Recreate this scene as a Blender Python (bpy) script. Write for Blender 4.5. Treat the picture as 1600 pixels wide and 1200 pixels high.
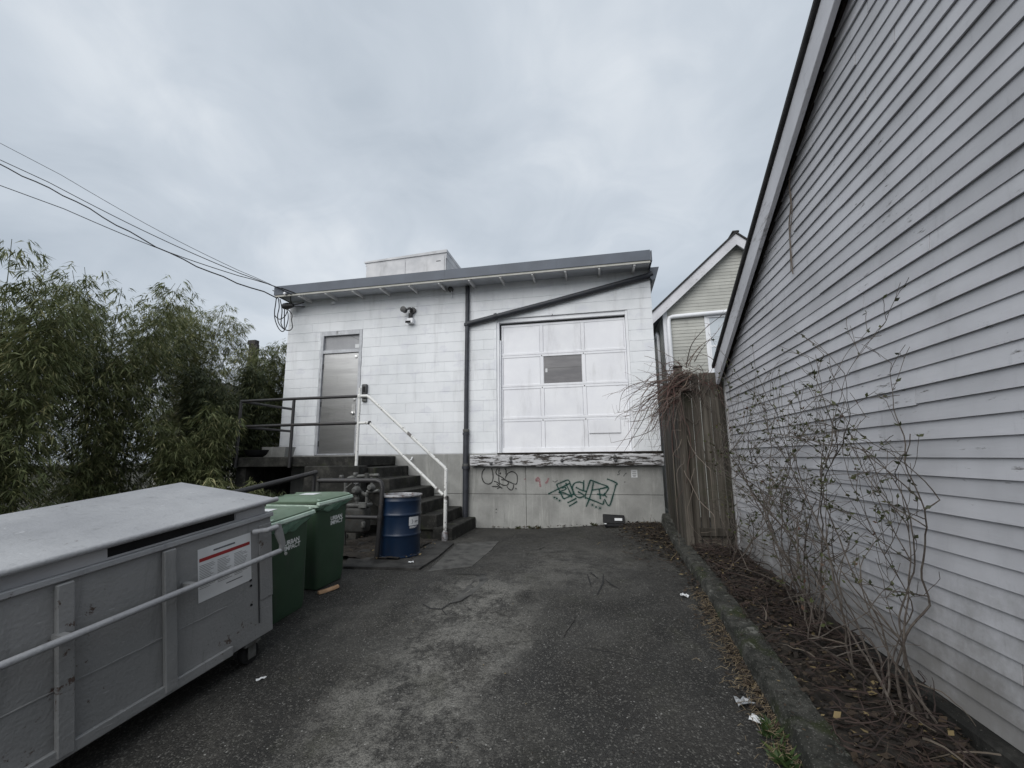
import bpy, bmesh, math, random
from mathutils import Vector, Matrix
R = math.radians
rnd = random.Random(7)
for o in list(bpy.data.objects): bpy.data.objects.remove(o)
SC = bpy.context.scene
COL = SC.collection

# ------------------------------------------------------------------ camera
CAM_H, FPX, YAW, PITCH, ROLL = 1.43, 680.4, 0.1982, 0.16602, -0.010325
fw = Vector((-math.sin(YAW)*math.cos(PITCH), math.cos(YAW)*math.cos(PITCH), math.sin(PITCH)))
r0 = Vector((math.cos(YAW), math.sin(YAW), 0)); u0 = r0.cross(fw)
cr = math.cos(ROLL)*r0 + math.sin(ROLL)*u0; cu = -math.sin(ROLL)*r0 + math.cos(ROLL)*u0
CO = Vector((0, 0, CAM_H))
cd = bpy.data.cameras.new('camera'); cam = bpy.data.objects.new('camera', cd); COL.objects.link(cam)
cam.matrix_world = Matrix(((cr.x, cu.x, -fw.x, 0), (cr.y, cu.y, -fw.y, 0), (cr.z, cu.z, -fw.z, CAM_H), (0, 0, 0, 1)))
cd.sensor_fit = 'HORIZONTAL'; cd.sensor_width = 36; cd.lens = 36*FPX/1600; cd.clip_start = .05; cd.clip_end = 2000
SC.camera = cam

# ------------------------------------------------------------------ sky, sun, exposure
SUN_EL, SUN_AZ = R(40), math.atan2(-.30, -.95)          # light comes from behind the camera, a little to its left
W = bpy.data.worlds.new('World'); SC.world = W; W.use_nodes = True
wt = W.node_tree; wt.nodes.clear()
wn = wt.nodes.new; wl = wt.links.new
out = wn('ShaderNodeOutputWorld'); bg = wn('ShaderNodeBackground'); bg.inputs['Strength'].default_value = .1
sky = wn('ShaderNodeTexSky'); sky.sky_type = 'NISHITA'; sky.sun_disc = False
sky.sun_elevation = SUN_EL; sky.sun_rotation = SUN_AZ; sky.air_density = 1.0; sky.dust_density = 4
tc = wn('ShaderNodeTexCoord')
sep = wn('ShaderNodeSeparateXYZ'); wl(tc.outputs['Generated'], sep.inputs[0])
ad = wn('ShaderNodeMath'); ad.operation = 'ADD'; ad.inputs[1].default_value = .35; wl(sep.outputs[2], ad.inputs[0])
mx = wn('ShaderNodeMath'); mx.operation = 'MAXIMUM'; mx.inputs[1].default_value = .2; wl(ad.outputs[0], mx.inputs[0])
cmb = wn('ShaderNodeCombineXYZ')
for i in (0, 1):
    dv = wn('ShaderNodeMath'); dv.operation = 'DIVIDE'; wl(sep.outputs[i], dv.inputs[0]); wl(mx.outputs[0], dv.inputs[1]); wl(dv.outputs[0], cmb.inputs[i])
def wnoise(scale, det, rough, off, dist=0.):
    mp = wn('ShaderNodeMapping'); mp.inputs['Location'].default_value = off; wl(cmb.outputs[0], mp.inputs[0])
    n = wn('ShaderNodeTexNoise'); n.inputs['Scale'].default_value = scale; n.inputs['Detail'].default_value = det
    n.inputs['Roughness'].default_value = rough; n.inputs['Distortion'].default_value = dist; wl(mp.outputs[0], n.inputs['Vector']); return n
n1 = wnoise(1.5, 5, .5, (3.1, 1.7, 0), .4); n2 = wnoise(4.6, 6, .55, (7.3, 2.2, 0), .7)
mxn = wn('ShaderNodeMix'); mxn.data_type = 'FLOAT'; mxn.inputs[0].default_value = .30
wl(n1.outputs[0], mxn.inputs[2]); wl(n2.outputs[0], mxn.inputs[3])
rp = wn('ShaderNodeValToRGB'); wl(mxn.outputs[0], rp.inputs[0])
e = rp.color_ramp.elements
e[0].position = .30; e[0].color = (2.85, 3.25, 3.72, 1)
e[1].position = .74; e[1].color = (5.5, 5.75, 6.0, 1)
e2 = rp.color_ramp.elements.new(.52); e2.color = (3.88, 4.26, 4.70, 1)
mixs = wn('ShaderNodeMix'); mixs.data_type = 'RGBA'; mixs.inputs[0].default_value = .95
wl(sky.outputs[0], mixs.inputs[6]); wl(rp.outputs[0], mixs.inputs[7])
wl(mixs.outputs[2], bg.inputs[0]); wl(bg.outputs[0], out.inputs[0])
sl = bpy.data.lights.new('sun', 'SUN'); sl.energy = 1.5; sl.angle = R(60); sl.color = (1, .985, .96)
so = bpy.data.objects.new('sun', sl); COL.objects.link(so)
sdir = Vector((math.sin(SUN_AZ)*math.cos(SUN_EL), math.cos(SUN_AZ)*math.cos(SUN_EL), math.sin(SUN_EL)))
so.rotation_euler = (-sdir).to_track_quat('-Z', 'Y').to_euler(); so.location = (-4, -6, 14)
vs = SC.view_settings; vs.view_transform = 'Standard'; vs.look = 'None'; vs.gamma = 1; vs.exposure = .66; vs.use_curve_mapping = False
SC.render.engine = 'CYCLES'

# ------------------------------------------------------------------ pixel helpers (a pixel gives a direction; the plane gives the distance)
def ray(x, y): return cr*((x-800)/FPX) - cu*((y-600)/FPX) + fw
def onz(x, y, Z=0):
    d = ray(x, y); return CO + d*((Z-CO.z)/d.z)
def ony(x, y, Y):
    d = ray(x, y); return CO + d*(Y/d.y)
def onx(x, y, X):
    d = ray(x, y); return CO + d*(X/d.x)
def sm(t): t = min(1, max(0, t)); return t*t*(3-2*t)
def gz(x, y):                               # driveway surface: flat by the dock, falling off towards the lane, rising to the right along the wall
    z = .16*sm((x+1.6)/2.8)*sm((y-6.8)/2.4)
    s_ = .125-.065*sm((x+2.6)/3.2); d = min(8., 5.7-y)
    if d > 0: z -= s_*(d*d/2 if d < 1 else d-.5)
    return z
def ong(x, y, dz=0):
    z = 0
    for _ in range(40):
        p = onz(x, y, z+dz); z = .5*z+.5*gz(p.x, p.y)
    return p

# ------------------------------------------------------------------ materials
def S(r, g=None, b=None):
    if g is None: g = b = r
    return tuple((c/255/12.92 if c <= 10 else ((c/255+.055)/1.055)**2.4) for c in (r, g, b))
class NT:
    def __init__(s, name):
        s.m = bpy.data.materials.new(name); s.m.use_nodes = True; s.t = s.m.node_tree; s.t.nodes.clear()
        s.o = s.t.nodes.new('ShaderNodeOutputMaterial'); s.b = s.t.nodes.new('ShaderNodeBsdfPrincipled')
        s.t.links.new(s.b.outputs[0], s.o.inputs[0]); s.g = s.t.nodes.new('ShaderNodeNewGeometry'); s.P = s.g.outputs['Position']
    def n(s, ty): return s.t.nodes.new(ty)
    def l(s, a, b): s.t.links.new(a, b)
    def setin(s, sock, v):
        if hasattr(v, 'links') or hasattr(v, 'is_linked'): s.l(v, sock)
        elif isinstance(v, tuple) and len(v) == 3 and sock.type == 'RGBA': sock.default_value = v+(1,)
        else: sock.default_value = v
    def map(s, sc=(1, 1, 1), loc=(0, 0, 0), rot=(0, 0, 0)):
        m = s.n('ShaderNodeMapping'); s.l(s.P, m.inputs[0]); m.inputs['Scale'].default_value = sc; m.inputs['Location'].default_value = loc; m.inputs['Rotation'].default_value = rot
        return m.outputs[0]
    def noise(s, scale=5, det=4, rough=.55, vec=None, dist=0.):
        n = s.n('ShaderNodeTexNoise'); s.l(vec or s.P, n.inputs['Vector']); n.inputs['Scale'].default_value = scale
        n.inputs['Detail'].default_value = det; n.inputs['Roughness'].default_value = rough; n.inputs['Distortion'].default_value = dist
        return n.outputs[0]
    def vor(s, scale=5, feature='F1', vec=None, out='Distance'):
        n = s.n('ShaderNodeTexVoronoi'); n.feature = feature; s.l(vec or s.P, n.inputs['Vector']); n.inputs['Scale'].default_value = scale; return n.outputs[out]
    def rng(s, v, a, b, c=0., d=1.):
        n = s.n('ShaderNodeMapRange'); n.interpolation_type = 'SMOOTHSTEP' if c != d else 'LINEAR'
        s.setin(n.inputs[0], v); n.inputs[1].default_value = a; n.inputs[2].default_value = b; n.inputs[3].default_value = c; n.inputs[4].default_value = d; return n.outputs[0]
    def math(s, op, a, b=0., c=0.):
        n = s.n('ShaderNodeMath'); n.operation = op; s.setin(n.inputs[0], a); s.setin(n.inputs[1], b); s.setin(n.inputs[2], c); return n.outputs[0]
    def mix(s, f, a, b, mode='MIX'):
        n = s.n('ShaderNodeMix'); n.data_type = 'RGBA'; n.blend_type = mode; s.setin(n.inputs[0], f); s.setin(n.inputs[6], a); s.setin(n.inputs[7], b); return n.outputs[2]
    def objrand(s): return s.n('ShaderNodeObjectInfo').outputs['Random']
    def island(s): return s.g.outputs['Random Per Island']
    def bump(s, h, st=.3, d=.01):
        n = s.n('ShaderNodeBump'); n.inputs['Strength'].default_value = st; n.inputs['Distance'].default_value = d; s.l(h, n.inputs['Height']); s.l(n.outputs[0], s.b.inputs['Normal'])
    def fin(s, col, rough=.8, metal=0., spec=None):
        s.setin(s.b.inputs['Base Color'], col); s.setin(s.b.inputs['Roughness'], rough); s.setin(s.b.inputs['Metallic'], metal)
        if spec is not None: s.b.inputs['Specular IOR Level'].default_value = spec
        return s.m
def pm(name, c1, c2=None, scale=4, rough=.8, metal=0., bump=.15, bscale=60, dirt=None, dscale=3, dlo=.5, dhi=.75, streak=1, ovar=0., det=5):
    t = NT(name); c2 = c2 or tuple(x*.8 for x in c1)
    col = t.mix(t.rng(t.noise(scale, det), .3, .7), c1, c2)
    if ovar:
        v = t.rng(t.objrand(), 0, 1, 1-ovar, 1+ovar); cc = t.n('ShaderNodeCombineColor')
        for i in range(3): t.l(v, cc.inputs[i])
        col = t.mix(1., col, cc.outputs[0], 'MULTIPLY')
    if dirt:
        f = t.rng(t.noise(dscale, 7, .65, t.map((1, 1, 1/streak))), dlo, dhi); col = t.mix(f, col, dirt)
    if bump: t.bump(t.noise(bscale, 4, .6), bump, .006)
    return t.fin(col, rough, metal)
M = {}
# painted concrete block: off-white, block to block variation, faint grime streaks, roller texture
t = NT('painted_block')
c = t.mix(t.rng(t.noise(1.3, 5), .35, .7), (.775, .79, .81), (.69, .71, .73))
v = t.rng(t.objrand(), 0, 1, .955, 1.01); cc = t.n('ShaderNodeCombineColor')
for i in range(3): t.l(v, cc.inputs[i])
c = t.mix(1., c, cc.outputs[0], 'MULTIPLY')
c = t.mix(t.rng(t.noise(2.4, 6, .62, t.map((1, 1, 1.4), (6, 0, 3))), .55, .66, 0, .55), c, (.63, .64, .69))
c = t.mix(t.rng(t.noise(2.2, 8, .68, t.map((1.6, 1, .22))), .50, .80, 0, .65), c, (.45, .455, .46))
c = t.mix(t.rng(t.noise(9, 8, .75, t.map((2.2, 1, .12), (1, 0, 5))), .60, .78, 0, .45), c, (.40, .40, .40))
c = t.mix(t.rng(t.noise(55, 3, .6), .66, .74, 0, .35), c, (.45, .45, .44))
h = t.math('ADD', t.noise(85, 5, .65), t.math('MULTIPLY', t.noise(9, 3), .7)); t.bump(h, .45, .006)
M['block'] = t.fin(c, .62, 0, .3)
M['white'] = pm('white_paint', (.78, .79, .81), (.69, .70, .73), 2.5, .5, bump=.08, bscale=40, dirt=(.42, .42, .42), dscale=2.6, dlo=.6, dhi=.9, streak=4)
M['whitepanel'] = pm('white_panel_paint', (.80, .805, .83), (.73, .735, .77), 1.8, .55, bump=.12, bscale=25, dirt=(.46, .46, .47), dscale=3.5, dlo=.50, dhi=.9, streak=4, ovar=.03)
M['cream'] = pm('cream_trim', (.46, .455, .42), (.38, .375, .34), 6, .6, bump=.1)
# bare concrete with board marks, drips, dark stains
t = NT('concrete')
c = t.mix(t.rng(t.noise(2.0, 7, .6), .3, .72), (.33, .33, .315), (.22, .22, .21))
c = t.mix(t.rng(t.noise(5, 8, .7, t.map((1.5, 1, .16))), .50, .74, 0, .75), c, (.42, .42, .395))
c = t.mix(t.rng(t.noise(3.3, 8, .7, t.map((1.8, 1, .25), (4, 0, 2))), .54, .78, 0, .8), c, (.12, .12, .11))
c = t.mix(t.rng(t.noise(130, 2), .66, .72, 0, .8), c, (.08, .08, .075))
t.bump(t.math('ADD', t.noise(70, 5, .65), t.math('MULTIPLY', t.noise(6, 4), 1.2)), .5, .007)
M['concrete'] = t.fin(c, .88, 0, .25)
# stair concrete: wet, algae black
t = NT('mossy_concrete')
c = t.mix(t.rng(t.noise(5, 8, .68), .42, .76), (.014, .014, .0125), (.060, .058, .052))
c = t.mix(t.rng(t.noise(3.2, 6, .6, t.map((1, 1, 1), (3, 5, 1))), .58, .75, 0, .8), c, (.030, .038, .012))
c = t.mix(t.rng(t.noise(60, 3), .67, .72, 0, .6), c, (.22, .21, .19))
t.bump(t.math('ADD', t.noise(55, 5, .7), t.noise(8, 4)), .6, .01)
M['moss_concrete'] = t.fin(c, .85, 0, .3)
t = NT('kerb_concrete')
c = t.mix(t.rng(t.noise(7, 8, .7), .35, .7), (.024, .025, .021), (.085, .084, .074))
c = t.mix(t.rng(t.noise(3, 6, .6, t.map((1, 1, 1), (2, 0, 0))), .52, .66, 0, .9), c, (.030, .038, .013))
c = t.mix(t.rng(t.noise(11, 6, .6, t.map((1, 1, 1), (9, 4, 0))), .62, .70, 0, .7), c, (.20, .20, .18))
c = t.mix(t.rng(t.vor(62), .12, .30, .8, 0), c, (.17, .165, .15))
c = t.mix(t.rng(t.noise(5.5, 9, .72, t.map((1, 1, 1), (4, 1, 7))), .57, .63, 0, .8), c, (.19, .19, .17))
c = t.mix(t.rng(t.noise(26, 5, .7), .56, .66, 0, .75), c, (.012, .012, .010))
t.bump(t.math('ADD', t.noise(38, 6, .75), t.noise(9, 4)), 1., .022)
M['kerb'] = t.fin(c, .9, 0, .25)
# asphalt: aggregate chips, worn pale lane, damp dark parts, hair cracks
t = NT('asphalt')
sx = t.n('ShaderNodeSeparateXYZ'); t.l(t.P, sx.inputs[0]); X_, Y_ = sx.outputs[0], sx.outputs[1]
wob = t.math('MULTIPLY', t.math('SUBTRACT', t.noise(1.7, 6, .6), .5), 1.3)
lane = t.math('ABSOLUTE', t.math('ADD', t.math('ADD', X_, 1.33), wob))
worn = t.math('MULTIPLY', t.rng(lane, .15, .85, 1, 0), t.rng(Y_, 5.9, 4.9, 0, 1))
lane2 = t.math('ABSOLUTE', t.math('ADD', t.math('ADD', X_, .45), t.math('MULTIPLY', wob, 1.6)))
worn2 = t.math('MULTIPLY', t.rng(lane2, .2, 1.1, .5, 0), t.math('MULTIPLY', t.rng(Y_, 7.9, 6.5, 0, 1), t.rng(Y_, 4.6, 5.6, 0, 1)))
wm = t.math('MULTIPLY', t.math('MAXIMUM', worn, worn2), t.rng(t.math('ADD', t.math('MULTIPLY', t.noise(2.2, 8, .7), .6), t.math('MULTIPLY', t.noise(16, 6, .75), .4)), .42, .57))
base = t.mix(t.rng(t.noise(.9, 6, .6), .35, .68), (.0215, .0205, .0185), (.050, .0475, .042))
base = t.mix(t.rng(t.noise(1.3, 9, .72, t.map((1, .7, 1), (8, 2, 0))), .50, .68, 0, .65), base, (.085, .081, .071))
base = t.mix(wm, base, (.19, .183, .165))
base = t.mix(t.rng(t.noise(1.1, 8, .7, t.map((1, 1, 1), (3, 6, 0))), .58, .70, 0, .75), base, (.013, .013, .0125))
base = t.mix(t.rng(t.noise(1.9, 5, .6, t.map((1, 1, 1), (5, 9, 0))), .56, .75, 0, .5), base, (.040, .041, .024))
vc = t.n('ShaderNodeTexVoronoi'); t.l(t.P, vc.inputs['Vector']); vc.inputs['Scale'].default_value = 105
chip = t.n('ShaderNodeSeparateColor'); t.l(vc.outputs['Color'], chip.inputs[0])
base = t.mix(t.rng(chip.outputs[0], .0, 1., 0, .6), base, (.008, .0078, .0072))
base = t.mix(t.rng(chip.outputs[1], .78, .98, 0, .6), base, (.14, .135, .122))
vb = t.n('ShaderNodeTexVoronoi'); t.l(t.P, vb.inputs['Vector']); vb.inputs['Scale'].default_value = 58
cb = t.n('ShaderNodeSeparateColor'); t.l(vb.outputs['Color'], cb.inputs[0])
base = t.mix(t.math('MULTIPLY', t.rng(cb.outputs[0], .972, .985), t.rng(vb.outputs['Distance'], .30, .38, .8, 0)), base, (.27, .265, .25))
wv = t.n('ShaderNodeMix'); wv.data_type = 'VECTOR'; wv.inputs[0].default_value = .13
nz = t.n('ShaderNodeTexNoise'); t.l(t.P, nz.inputs['Vector']); nz.inputs['Scale'].default_value = 2.3; nz.inputs['Detail'].default_value = 7
t.l(t.P, wv.inputs[4]); t.l(nz.outputs['Color'], wv.inputs[5])
crk = t.math('MULTIPLY', t.rng(t.vor(1.15, 'DISTANCE_TO_EDGE', wv.outputs[1]), .001, .008, 1, 0), t.rng(t.noise(.8, 3, .5, t.map((1, 1, 1), (1, 3, 0))), .56, .66))
base = t.mix(t.math('MULTIPLY', crk, .35), base, (.005, .005, .005))
hh = t.math('SUBTRACT', t.math('ADD', t.math('MULTIPLY', vc.outputs['Distance'], -.5), t.math('MULTIPLY', t.noise(30, 5, .7), 1.1)), t.math('MULTIPLY', crk, 2.))
t.bump(hh, .9, .011)
M['asphalt'] = t.fin(base, t.rng(t.noise(2, 5), .35, .7, .62, .9), 0, .35)
M['patch'] = pm('patch_concrete', (.085, .083, .077), (.045, .044, .041), 6, .85, bump=.5, bscale=90, dirt=(.014, .014, .013), dscale=5, dlo=.5, dhi=.7)
M['slab'] = pm('slab_concrete', (.050, .048, .044), (.022, .021, .02), 4, .8, bump=.5, bscale=60, dirt=(.012, .011, .01), dscale=4, dlo=.45, dhi=.7)
M['soil'] = pm('soil', (.016, .013, .010), (.030, .024, .018), 9, .95, bump=1, bscale=40)
M['dirt'] = pm('ground_dirt', (.03, .028, .02), (.05, .048, .03), 2, .95, bump=.6, bscale=20)
M['crack'] = pm('crack_fill', (.006, .006, .006), (.012, .012, .012), 9, .8, bump=.3)
# metals and plastics
M['fascia'] = pm('blue_grey_flashing', S(72, 80, 92), S(62, 69, 80), 2, .45, .1, bump=.05, bscale=8, dirt=S(90, 96, 104), dscale=3, dlo=.6, dhi=.85, streak=5)
M['soffit'] = pm('grey_soffit', S(205, 208, 214), S(188, 191, 197), 3, .75, bump=.1)
M['rafter'] = pm('rafter_paint', (.78, .78, .78), (.68, .68, .68), 5, .6, bump=.1)
M['pipe'] = pm('dark_pipe', S(52, 55, 62), S(40, 42, 48), 8, .55, bump=.2, bscale=30, dirt=S(84, 86, 90), dscale=6, dlo=.58, dhi=.8, streak=4)
M['ductfoil'] = pm('weathered_duct_metal', (.50, .50, .51), (.38, .385, .40), 2.5, .6, .2, bump=.15, bscale=12, dirt=(.28, .28, .28), dscale=3, dlo=.55, dhi=.8, streak=3)
t = NT('brushed_steel')
b1 = t.noise(3, 6, .6, t.map((.35, .35, 2.6))); b2 = t.noise(14, 5, .6, t.map((.1, .1, 5)))
c = t.mix(t.rng(b1, .3, .7), (.40, .40, .40), (.31, .31, .312)); c = t.mix(t.rng(b2, .4, .7, 0, .25), c, (.50, .50, .50))
c = t.mix(t.rng(t.noise(7, 6, .7, t.map((1.6, 1, .2))), .58, .76, 0, .3), c, (.16, .158, .155))
c = t.mix(t.rng(t.noise(40, 4, .6), .66, .74, 0, .5), c, (.10, .095, .09))
t.bump(t.noise(2.5, 3), .06, .02)
M['steel'] = t.fin(c, t.rng(b1, .3, .7, .30, .42), .85)
M['frame'] = pm('grey_frame', S(182, 184, 188), S(160, 162, 166), 8, .5, .2, bump=.1, dirt=S(80, 80, 80), dscale=7, dlo=.55, dhi=.8, streak=4)
M['silver'] = pm('bright_metal', (.6, .6, .6), (.45, .45, .45), 10, .35, .8, bump=.1)
t = NT('grey_glazing')
c = t.mix(t.rng(t.noise(3, 5, .6, t.map((.5, 1, 2))), .35, .7), (.115, .112, .118), (.17, .165, .17))
M['glaze'] = t.fin(c, .22, 0, .5)
t = NT('reeded_glass')
wv2 = t.n('ShaderNodeTexWave'); t.l(t.P, wv2.inputs[0]); wv2.inputs['Scale'].default_value = 9; wv2.bands_direction = 'X'
t.bump(wv2.outputs['Fac'], .4, .01)
M['reeded'] = t.fin(t.mix(t.noise(4, 4), (.22, .222, .235), (.36, .362, .375)), .28, 0, .5)
M['black'] = pm('black_plastic', (.009, .009, .0095), (.014, .014, .015), 8, .6, bump=.1)
M['rubber'] = pm('black_rubber', (.014, .014, .014), (.022, .022, .022), 9, .8, bump=.2)
M['dgrey'] = pm('dark_grey_metal', (.06, .062, .065), (.04, .04, .042), 8, .5, .3, bump=.2)
for k_ in ('black', 'rubber'):
    [n_ for n_ in M[k_].node_tree.nodes if n_.type == 'BSDF_PRINCIPLED'][0].inputs['Specular IOR Level'].default_value = .2
# handrail: white paint chipped to rusty dark steel
t = NT('chipped_white_pipe')
c = t.mix(t.rng(t.noise(24, 6, .65), .60, .64), (.66, .66, .64), (.05, .036, .028)); c = t.mix(t.rng(t.noise(5, 5, .6, t.map((1, 1, 1), (3, 1, 8))), .60, .66, 0, .9), c, (.055, .045, .04))
t.bump(t.noise(40, 4), .3, .004); M['whitepipe'] = t.fin(c, .55)
t = NT('black_pipe_paint')
c = t.mix(t.rng(t.noise(26, 6, .65), .68, .72), (.022, .021, .022), (.30, .30, .29)); c = t.mix(t.rng(t.noise(14, 5), .6, .7, 0, .6), c, (.055, .035, .025))
t.bump(t.noise(40, 4), .3, .004); M['blackpipe'] = t.fin(c, .5)
M['gas'] = pm('gas_grey', S(98, 99, 97), S(70, 70, 68), 9, .6, .1, bump=.2, dirt=(.04, .035, .03), dscale=8, dlo=.5, dhi=.72)
M['gasdark'] = pm('gas_dark', S(58, 58, 56), S(40, 40, 38), 9, .65, .1, bump=.2, dirt=(.06, .045, .03), dscale=9, dlo=.55, dhi=.75)
M['binbody'] = pm('green_plastic', (.033, .068, .038), (.026, .055, .030), 3, .55, bump=.10, bscale=50, dirt=(.045, .055, .045), dscale=7, dlo=.50, dhi=.78, streak=5)
M['binlid'] = pm('green_lid_plastic', (.12, .17, .12), (.09, .138, .092), 4, .55, bump=.1, bscale=30, dirt=(.12, .18, .13), dscale=6, dlo=.52, dhi=.8)
t = NT('bag_film'); c = t.mix(t.rng(t.noise(9, 5), .35, .7), (.20, .32, .24), (.10, .20, .14)); t.bump(t.noise(22, 4), .3, .01); M['bag'] = t.fin(c, .3)
M['binrim'] = pm('pale_green_rim', (.48, .58, .50), (.30, .40, .33), 9, .5, bump=.1)
M['print'] = pm('white_print', (.72, .73, .72), (.62, .63, .62), 12, .5, bump=0)
M['drum'] = pm('blue_drum_paint', (.005, .018, .047), (.004, .0145, .038), 4, .38, .0, bump=.12, bscale=9, dirt=(.012, .016, .03), dscale=5, dlo=.5, dhi=.75, streak=3)
M['drumrim'] = pm('drum_rim_steel', (.34, .34, .35), (.20, .20, .21), 14, .5, .4, bump=.2, dirt=(.10, .05, .03), dscale=14, dlo=.52, dhi=.66)
M['drumlid'] = pm('rusty_drum_lid', (.030, .034, .045), (.018, .020, .028), 9, .4, .1, bump=.2, dirt=(.12, .05, .025), dscale=7, dlo=.5, dhi=.66)
def steelpaint(name, a, b, rust=.66):
    t = NT(name); c = t.mix(t.rng(t.noise(1.4, 4, .5), .3, .7), a, b)
    c = t.mix(t.rng(t.noise(6, 8, .75, t.map((1.6, 1.6, .16))), .52, .76, 0, .55), c, tuple(x*.45 for x in b))
    c = t.mix(t.rng(t.noise(30, 7, .7, t.map((.25, .25, 2.2), (2, 1, 4))), .64, .70, 0, .7), c, tuple(min(.6, x*1.6) for x in a))
    f = t.rng(t.math('ADD', t.math('MULTIPLY', t.noise(17, 8, .72), .6), t.math('MULTIPLY', t.noise(2.2, 4), .4)), rust-.075, rust-.045)
    c = t.mix(t.math('MULTIPLY', f, .85), c, (.055, .026, .014))
    t.bump(t.math('ADD', t.math('MULTIPLY', t.noise(1.8, 3), 4.), t.math('SUBTRACT', t.noise(45, 3), t.math('MULTIPLY', f, .6))), .35, .012)
    return t.fin(c, t.rng(t.noise(5, 5), .3, .7, .4, .6), .05)
M['dumpster'] = steelpaint('grey_dumpster_paint', S(140, 140, 140), S(126, 127, 127), .685)
M['dumplid'] = steelpaint('dumpster_lid_paint', S(160, 161, 163), S(144, 145, 148), .69)
M['paper'] = pm('paper', (.64, .65, .66), (.55, .56, .57), 3, .6, bump=.05, bscale=15)
M['red'] = pm('red_print', (.30, .022, .025), (.25, .02, .02), 10, .6, bump=0)
M['ink'] = pm('grey_ink', (.12, .125, .13), (.09, .09, .1), 10, .7, bump=0)
M['navy'] = pm('navy_print', (.03, .035, .06), (.02, .025, .05), 10, .6, bump=0)
M['card'] = pm('raw_wood', (.42, .27, .16), (.30, .18, .10), 14, .8, bump=.2)
M['film'] = pm('clear_litter', (.30, .31, .32), (.18, .19, .2), 20, .25, bump=.5, bscale=30)
M['bronze'] = pm('bronze_plastic', (.05, .05, .052), (.035, .035, .035), 9, .5, bump=.1)
# timbers
def wood(name, c1, c2, axis, rough=.85, paint=None, plo=.5, phi=.56, green=None):
    t = NT(name); st = {'x': (.3, 5, 5), 'y': (5, .3, 5), 'z': (5, 5, .22)}[axis]
    off = t.n('ShaderNodeVectorMath'); off.operation = 'ADD'; t.l(t.map(st), off.inputs[0])
    cv = t.n('ShaderNodeCombineXYZ'); r = t.math('MULTIPLY', t.objrand(), 37.); t.l(r, cv.inputs[0]); t.l(r, cv.inputs[1]); t.l(cv.outputs[0], off.inputs[1])
    g = t.noise(4.5, 7, .65, off.outputs[0]); c = t.mix(t.rng(g, .33, .68), c1, c2)
    v = t.rng(t.objrand(), 0, 1, .6, 1.3); cc = t.n('ShaderNodeCombineColor')
    for i in range(3): t.l(v, cc.inputs[i])
    c = t.mix(1., c, cc.outputs[0], 'MULTIPLY')
    if green: c = t.mix(t.rng(t.noise(2.2, 5, .6), .52, .72, 0, .7), c, green)
    h = g
    if paint:
        st2 = {'x': (.8, 5, 5), 'y': (3, .55, 3.2), 'z': (3, 3, .55)}[axis]
        pn = t.math('ADD', t.math('MULTIPLY', t.noise(5.2, 9, .72, t.map(st2)), .72), t.math('MULTIPLY', g, .28))
        f = t.rng(pn, plo, phi); c = t.mix(f, c, paint); h = t.math('ADD', g, t.math('MULTIPLY', f, .9))
    t.bump(h, .6, .006); return t.fin(c, rough, 0, .25)
M['fencewood'] = wood('weathered_fence_wood', (.036, .031, .025), (.098, .088, .074), 'z', green=(.050, .051, .032))
M['dock'] = wood('peeling_dock_timber', (.022, .019, .017), (.085, .075, .067), 'x', paint=(.47, .47, .48), plo=.46, phi=.50)
M['darkwood'] = wood('dark_wet_wood', (.02, .017, .014), (.05, .042, .035), 'z')
def clapmat(name, c1, c2, wear, axis, lo=.66, hi=.70, splash=False):
    t = NT(name)
    c = t.mix(t.rng(t.noise(1.6, 5), .35, .7), c1, c2)
    v = t.rng(t.objrand(), 0, 1, .93, 1.05); cc = t.n('ShaderNodeCombineColor')
    for i in range(3): t.l(v, cc.inputs[i])
    c = t.mix(1., c, cc.outputs[0], 'MULTIPLY')
    st = (1, .45, 2.2) if axis == 'y' else (.45, 1, 2.2)
    w = t.math('ADD', t.math('MULTIPLY', t.noise(14, 9, .72, t.map(st)), .6), t.math('MULTIPLY', t.noise(1.4, 4, .6, t.map((1, 1, 1), (2, 7, 4))), .4))
    f = t.rng(w, lo-.095, hi-.075); c = t.mix(f, c, wear)
    c = t.mix(t.rng(t.noise(3, 7, .7, t.map((1, 1, .6))), .52, .82, 0, .5), c, tuple(x*.6 for x in c2))
    c = t.mix(t.rng(t.noise(7, 8, .75, t.map((1.5, 1.5, .2), (3, 3, 3))), .56, .76, 0, .4), c, tuple(x*.5 for x in c2))
    if splash:                                        # mud splashed up from the bed, thinning out with height
        sz = t.n('ShaderNodeSeparateXYZ'); t.l(t.P, sz.inputs[0]); c = t.mix(t.math('MULTIPLY', t.rng(t.math('ADD', sz.outputs[2], t.math('MULTIPLY', t.noise(5, 8, .7), -1.2)), -.55, .25, 1, 0), .7), c, (.13, .12, .10))
    t.bump(t.math('SUBTRACT', t.noise(12, 5, .6, t.map((3, .3, 3) if axis == 'y' else (.3, 3, 3))), f), .35, .004)
    return t.fin(c, .6, 0, .3)
M['clapA'] = clapmat('white_clapboard_paint', (.545, .545, .57), (.46, .46, .48), (.14, .135, .13), 'y', .685, .72, True)
M['clapB'] = clapmat('sage_clapboard_paint', (.45, .45, .415), (.38, .38, .35), (.27, .27, .24), 'x', .72, .78)
M['rake'] = clapmat('rake_board_paint', (.62, .62, .65), (.52, .52, .545), (.28, .27, .27), 'y', .64, .74)
M['shingle'] = pm('dark_shingle', (.035, .033, .033), (.022, .021, .021), 12, .9, bump=.6, bscale=40)
M['corner'] = pm('corner_board', (.52, .52, .53), (.40, .40, .41), 4, .6, bump=.1, dirt=(.16, .16, .15), dscale=6, dlo=.52, dhi=.72, streak=4)
M['brick'] = pm('sooty_brick', (.05, .045, .042), (.03, .028, .027), 9, .9, bump=.4)
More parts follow.
